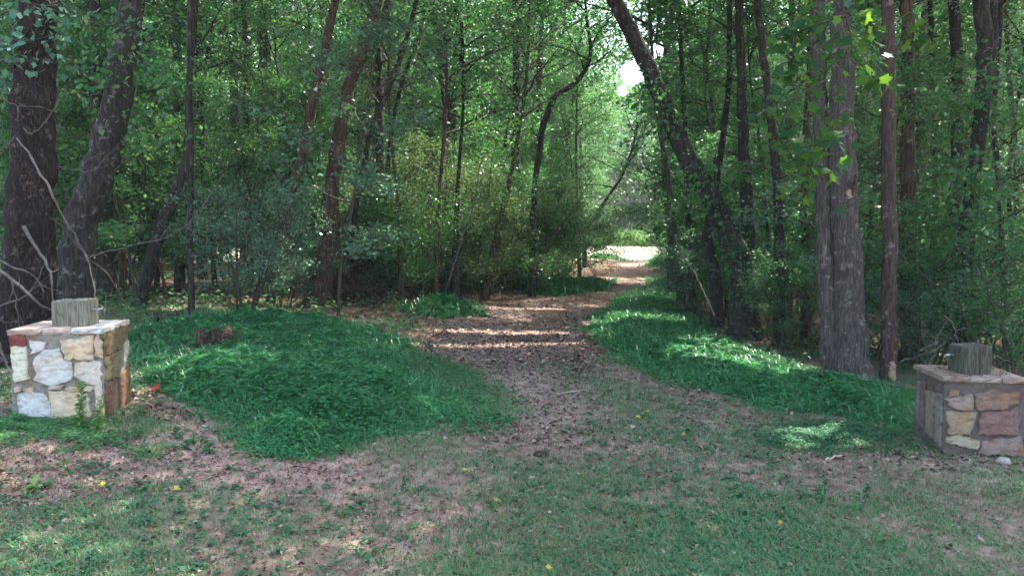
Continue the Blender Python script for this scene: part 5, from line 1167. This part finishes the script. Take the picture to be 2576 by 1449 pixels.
YL = [(265, 1228, .07, 'fallen yellow leaf at the left end of the lawn\'s top edge'), (452, 1238, .075, 'bright yellow fallen leaf right of the other yellow one, left lawn'), (1256, 1266, .08, 'yellow fallen leaf just below the pale wood chips'),
      (1572, 1022, .085, 'small yellow leaf on the bare soil right of the track'), (1612, 1056, .10, 'rounded greenish yellow leaf below the small yellow one near the track'), (1632, 1040, .06, 'tiny yellow leaf touching the rounded greenish one'), (1715, 1098, .07, 'long yellow leaf on the pale soil patch'), (1968, 1325, .055, 'dull yellow leaf alone in the right lawn'), (1375, 1446, .07, 'yellow leaf cut by the photo\'s bottom edge'), (1165, 1192, .05, 'small ochre leaf left of the centre lawn soil')]
for i_, (u, v, sz, lb) in enumerate(YL): flat_leaf('fallen_leaf', lb, u, v, sz * .62, M_YEL, 60 + i_)
flat_leaf('fallen_leaf', 'red fallen leaf on the litter just behind the pale pillar', 380, 982, .12, M_REDL, 80)
flat_leaf('fallen_leaf', 'red fallen leaf beside the first behind the pale pillar', 400, 990, .08, M_REDL, 81)
rng = np.random.default_rng(12)
for i_, (u, v, ln, a) in enumerate([(1232, 1238, .05, .2), (1295, 1254, .06, -.1), (1310, 1250, .045, .5), (1345, 1226, .05, -.6), (1362, 1232, .06, .7), (1372, 1246, .07, .5), (1385, 1250, .06, -.4), (1350, 1250, .05, .9), (1398, 1258, .04, .1), (1338, 1240, .05, .3)]):
    c = gnd(u, v) + [0, 0, .03]; d = np.array([math.cos(a), math.sin(a), .05]); g = Geo(); q = resample(np.array([-d * ln / 2, d * 0 + [0, 0, .006], d * ln / 2]), 6)
    g.tube(q, np.array([.001, .009, .006, .008, .004, .001]), 5, rough=.3, rng=rng); o = g.build('wood_chip', M_CHIP); o.location = c - np.array([0, 0, .012]); o.scale = (1, .8, .3)
    tag(o, 'pale splinter of wood in the scatter at the middle of the lawn', 'wood chip', 'pale wood chips in the middle of the lawn')
def rock(name, label, u, v, r, matl, seed, sq=(1, .9, .7), cat='rock'):
    rng = np.random.default_rng(seed); n, m = 12, 8; V = []
    for i in range(m + 1):
        for j in range(n):
            a = i / m * math.pi; b = j / n * 6.283; f = 1 + .16 * math.sin(3 * b + seed) * math.sin(a) + .1 * math.sin(5 * a + 2 * b) + rng.normal() * .04 * (0 < i < m)
            V.append((r * sq[0] * f * math.sin(a) * math.cos(b), r * sq[1] * f * math.sin(a) * math.sin(b), r * sq[2] * f * math.cos(a)))
    Fc = [(i * n + j, i * n + (j + 1) % n, (i + 1) * n + (j + 1) % n, (i + 1) * n + j) for i in range(m) for j in range(n)]
    o = mesh_obj(name, V, Fc, matl); o.location = gnd(u, v) + [0, 0, r * sq[2] * .5]; tag(o, label, cat)
rock('pale_rock', 'pale pinkish lump of rock at the front foot of the reddish pillar', 2522, 1168, .055, M_ROCK, 4)
rock('paper_scrap', 'small crumpled white scrap on the lawn near the bottom', 1838, 1392, .024, M_PAPER, 5, (1.3, .8, .4), 'litter')
rock('clay_clod', 'dark brown clod of earth on the lawn below the bare track soil', 1362, 1148, .045, M_LITTER, 6, (1.3, .9, .6), 'clod')
# dead leaves lying on the caps
rng = np.random.default_rng(4); n = 150; px_, py_ = gnd(2470, 1146)[:2]; zc = gnd(2470, 1146)[2]
a = rng.uniform(-.29, .29, n); b = rng.uniform(.02, .6, n); k = ~((np.abs(a) < .13) & (np.abs(b - .3) < .13)); a, b = a[k], b[k]; n = len(a); c7, s7 = math.cos(math.radians(-7)), math.sin(math.radians(-7))
C = np.stack([px_ + a * c7 - b * s7, py_ + a * s7 + b * c7, np.full(n, zc + RH + .034)], 1); l = rng.uniform(.015, .035, n)
V, Fq, r = leaves(C, rng.normal(size=(n, 3)) * [1, 1, .15], np.array([0, 0, 1.]) + rng.normal(size=(n, 3)) * .3, l, l * .6, .3, rng.random(n) * .8)
tag(mesh_obj('leaf_litter', V, Fq, M_LITTER, rnd=r), 'brown leaf crumbs lying on the cap of the reddish pillar', 'leaf litter', kind='stuff')

# ------------------------------------------------------------------ the clearing: tall field grass and a wire fence
rng = np.random.default_rng(91)
n = 60000; yy = rng.uniform(79, 103, n); xx = yy * .153 + rng.uniform(-13, 14, n)
P3 = np.column_stack([xx, yy, terrain(xx, yy)]); V, Fq, r = blades(P3, rng.uniform(.6, 1.9, n) * (1 + .2 * vnoise(xx, yy, .6, 4)), .045, rng, .6, np.clip(.65 + .2 * vnoise(xx, yy, .5, 6) + rng.normal(0, .12, n), 0, 1))
tag(mesh_obj('field_grass', V, Fq, M_FIELD, rnd=r), 'tall sunlit grass of the field beyond the clearing', 'grass', kind='stuff')
root = empty('wire_fence', (12.6, 85, float(terrain(12.6, 85))), 'dark post and wire fence across the sunny field at the end of the ride', 'fence')
zf = [float(terrain(x_, 85)) - float(terrain(12.6, 85)) for x_ in (5.6, 9.1, 12.6, 16.0, 19.6)]
for x_, z_ in zip((-7, -3.5, 0, 3.4, 7), zf):
    g = Geo(); g.tube([(x_, 0, z_ - .3), (x_, 0, z_ + .9), (x_ + .01, 0, z_ + 1.95)], [.07, .065, .06], 8); g.build('post', M_FENCE, root)
for h_ in (1.8, 1.1, .65):
    g = Geo(); g.tube([(x_, 0, z_ + h_) for x_, z_ in zip((-7, -3.5, 0, 3.4, 7), zf)], .022, 5); g.build('rail', M_FENCE, root)

# unseen trees added outside the frame on the right so their crowns shade the lawn
for i_, (x_, y_) in enumerate([(9.2, 9.0), (10.6, 12.5), (7.6, 5.8), (12.5, 9.6)]):
    place('tall', i_ % 3, x_, y_, 1.3 * i_, .85, 'tall_tree', 'unseen tall tree added right of the reddish pillar to shade the lawn', 'tree', 'unseen trees added to shade the lawn', M_BARK_DK, M_LEAF)

m, n, out = mat('air'); v = n.nodes.new('ShaderNodeVolumePrincipled'); v.inputs['Density'].default_value = 0.0008; v.inputs['Color'].default_value = (.85, .92, .95, 1); v.inputs['Anisotropy'].default_value = .3  # thin volume added to lift the dark parts of the woods
n.links.new(v.outputs[0], out.inputs['Volume'])
V, Fc = boxverts(-110, 110, -12, 135, -3, 34)
o = polyobj('haze', V, Fc, m); tag(o, 'thin pale haze added to lift the woodland shadows', kind='stuff')

# bare wood where bark has come away
def bare_patch(T, v0, v1, u0, ang, seed, name='bare_patch'):
    root, PP, RR, o0 = T; rng = np.random.default_rng(seed); Y = PP[0][1]
    z0, z1 = at(u0, v1, Y)[2], at(u0, v0, Y)[2]; m, n = 14, 9; V = []
    for i in range(m):
        z = z0 + (z1 - z0) * i / (m - 1); j = int(np.argmin(np.abs(PP[:, 2] - z))); c = np.array([np.interp(z, PP[:, 2], PP[:, 0]), np.interp(z, PP[:, 2], PP[:, 1]), z]); r = np.interp(z, PP[:, 2], RR)
        wdt = ang * math.sin(math.pi * (i + .4) / m) ** .5 * rng.uniform(.7, 1.1); off = rng.normal() * .08
        for k in range(n):
            a = -math.pi / 2 + off + wdt * (2 * k / (n - 1) - 1); e = 1.16 if 0 < k < n - 1 else .9
            V.append(c + np.array([math.cos(a), math.sin(a), 0]) * r * e - o0)
    Fc = [(i * n + k, i * n + k + 1, (i + 1) * n + k + 1, (i + 1) * n + k) for i in range(m - 1) for k in range(n - 1)]
    mesh_obj(name, V, Fc, M_PEEL, root)
bare_patch(T18, 905, 960, 2235, .55, 1)
bare_patch(T17, 478, 502, 2120, .22, 2)

# leafy growth climbing and hanging along the right hand trunks and the leaning tree
leafy_spray(T15[0], T15[3], 'x', [[(1850, 800), (1870, 700), (1845, 620)], [(1900, 760), (1880, 660), (1830, 560)], [(1800, 600), (1770, 500), (1730, 420)], [(1840, 560), (1800, 480), (1760, 400)], [(1700, 380), (1670, 300), (1650, 240)], [(1720, 330), (1690, 280), (1640, 190)]], 14.2, 900, .085, M_LEAF, 41, mode='kite', spread=.16, bname='vine_stems')
leafy_spray(T20[0], T20[3], 'x', [[(2400, 420), (2450, 400), (2510, 430)], [(2380, 560), (2440, 540), (2520, 560)], [(2420, 250), (2470, 230), (2540, 260)], [(2440, 700), (2430, 600), (2445, 500)], [(2480, 120), (2530, 160), (2580, 150)]], 10.9, 700, .085, M_LEAF, 42, mode='kite', spread=.17, bname='vine_stems')
leafy_spray(T17[0], T17[3], 'x', [[(2070, 420), (2030, 440), (1960, 430)], [(2090, 350), (2060, 400), (2030, 480)], [(2110, 100), (2060, 120), (2000, 150)], [(2100, 20), (2150, 40), (2190, 30)]], 8.6, 110, .11, M_MAPLE, 43, spread=.12)
leafy_spray(T2[0], T2[3], 'x', [[(200, 40), (260, 60), (340, 80)], [(340, 140), (380, 180), (440, 200)], [(180, 150), (220, 190), (270, 180)], [(300, 300), (360, 330), (430, 340)]], 9.9, 420, .085, M_LEAF, 44, mode='kite', spread=.16, bname='side_twigs')
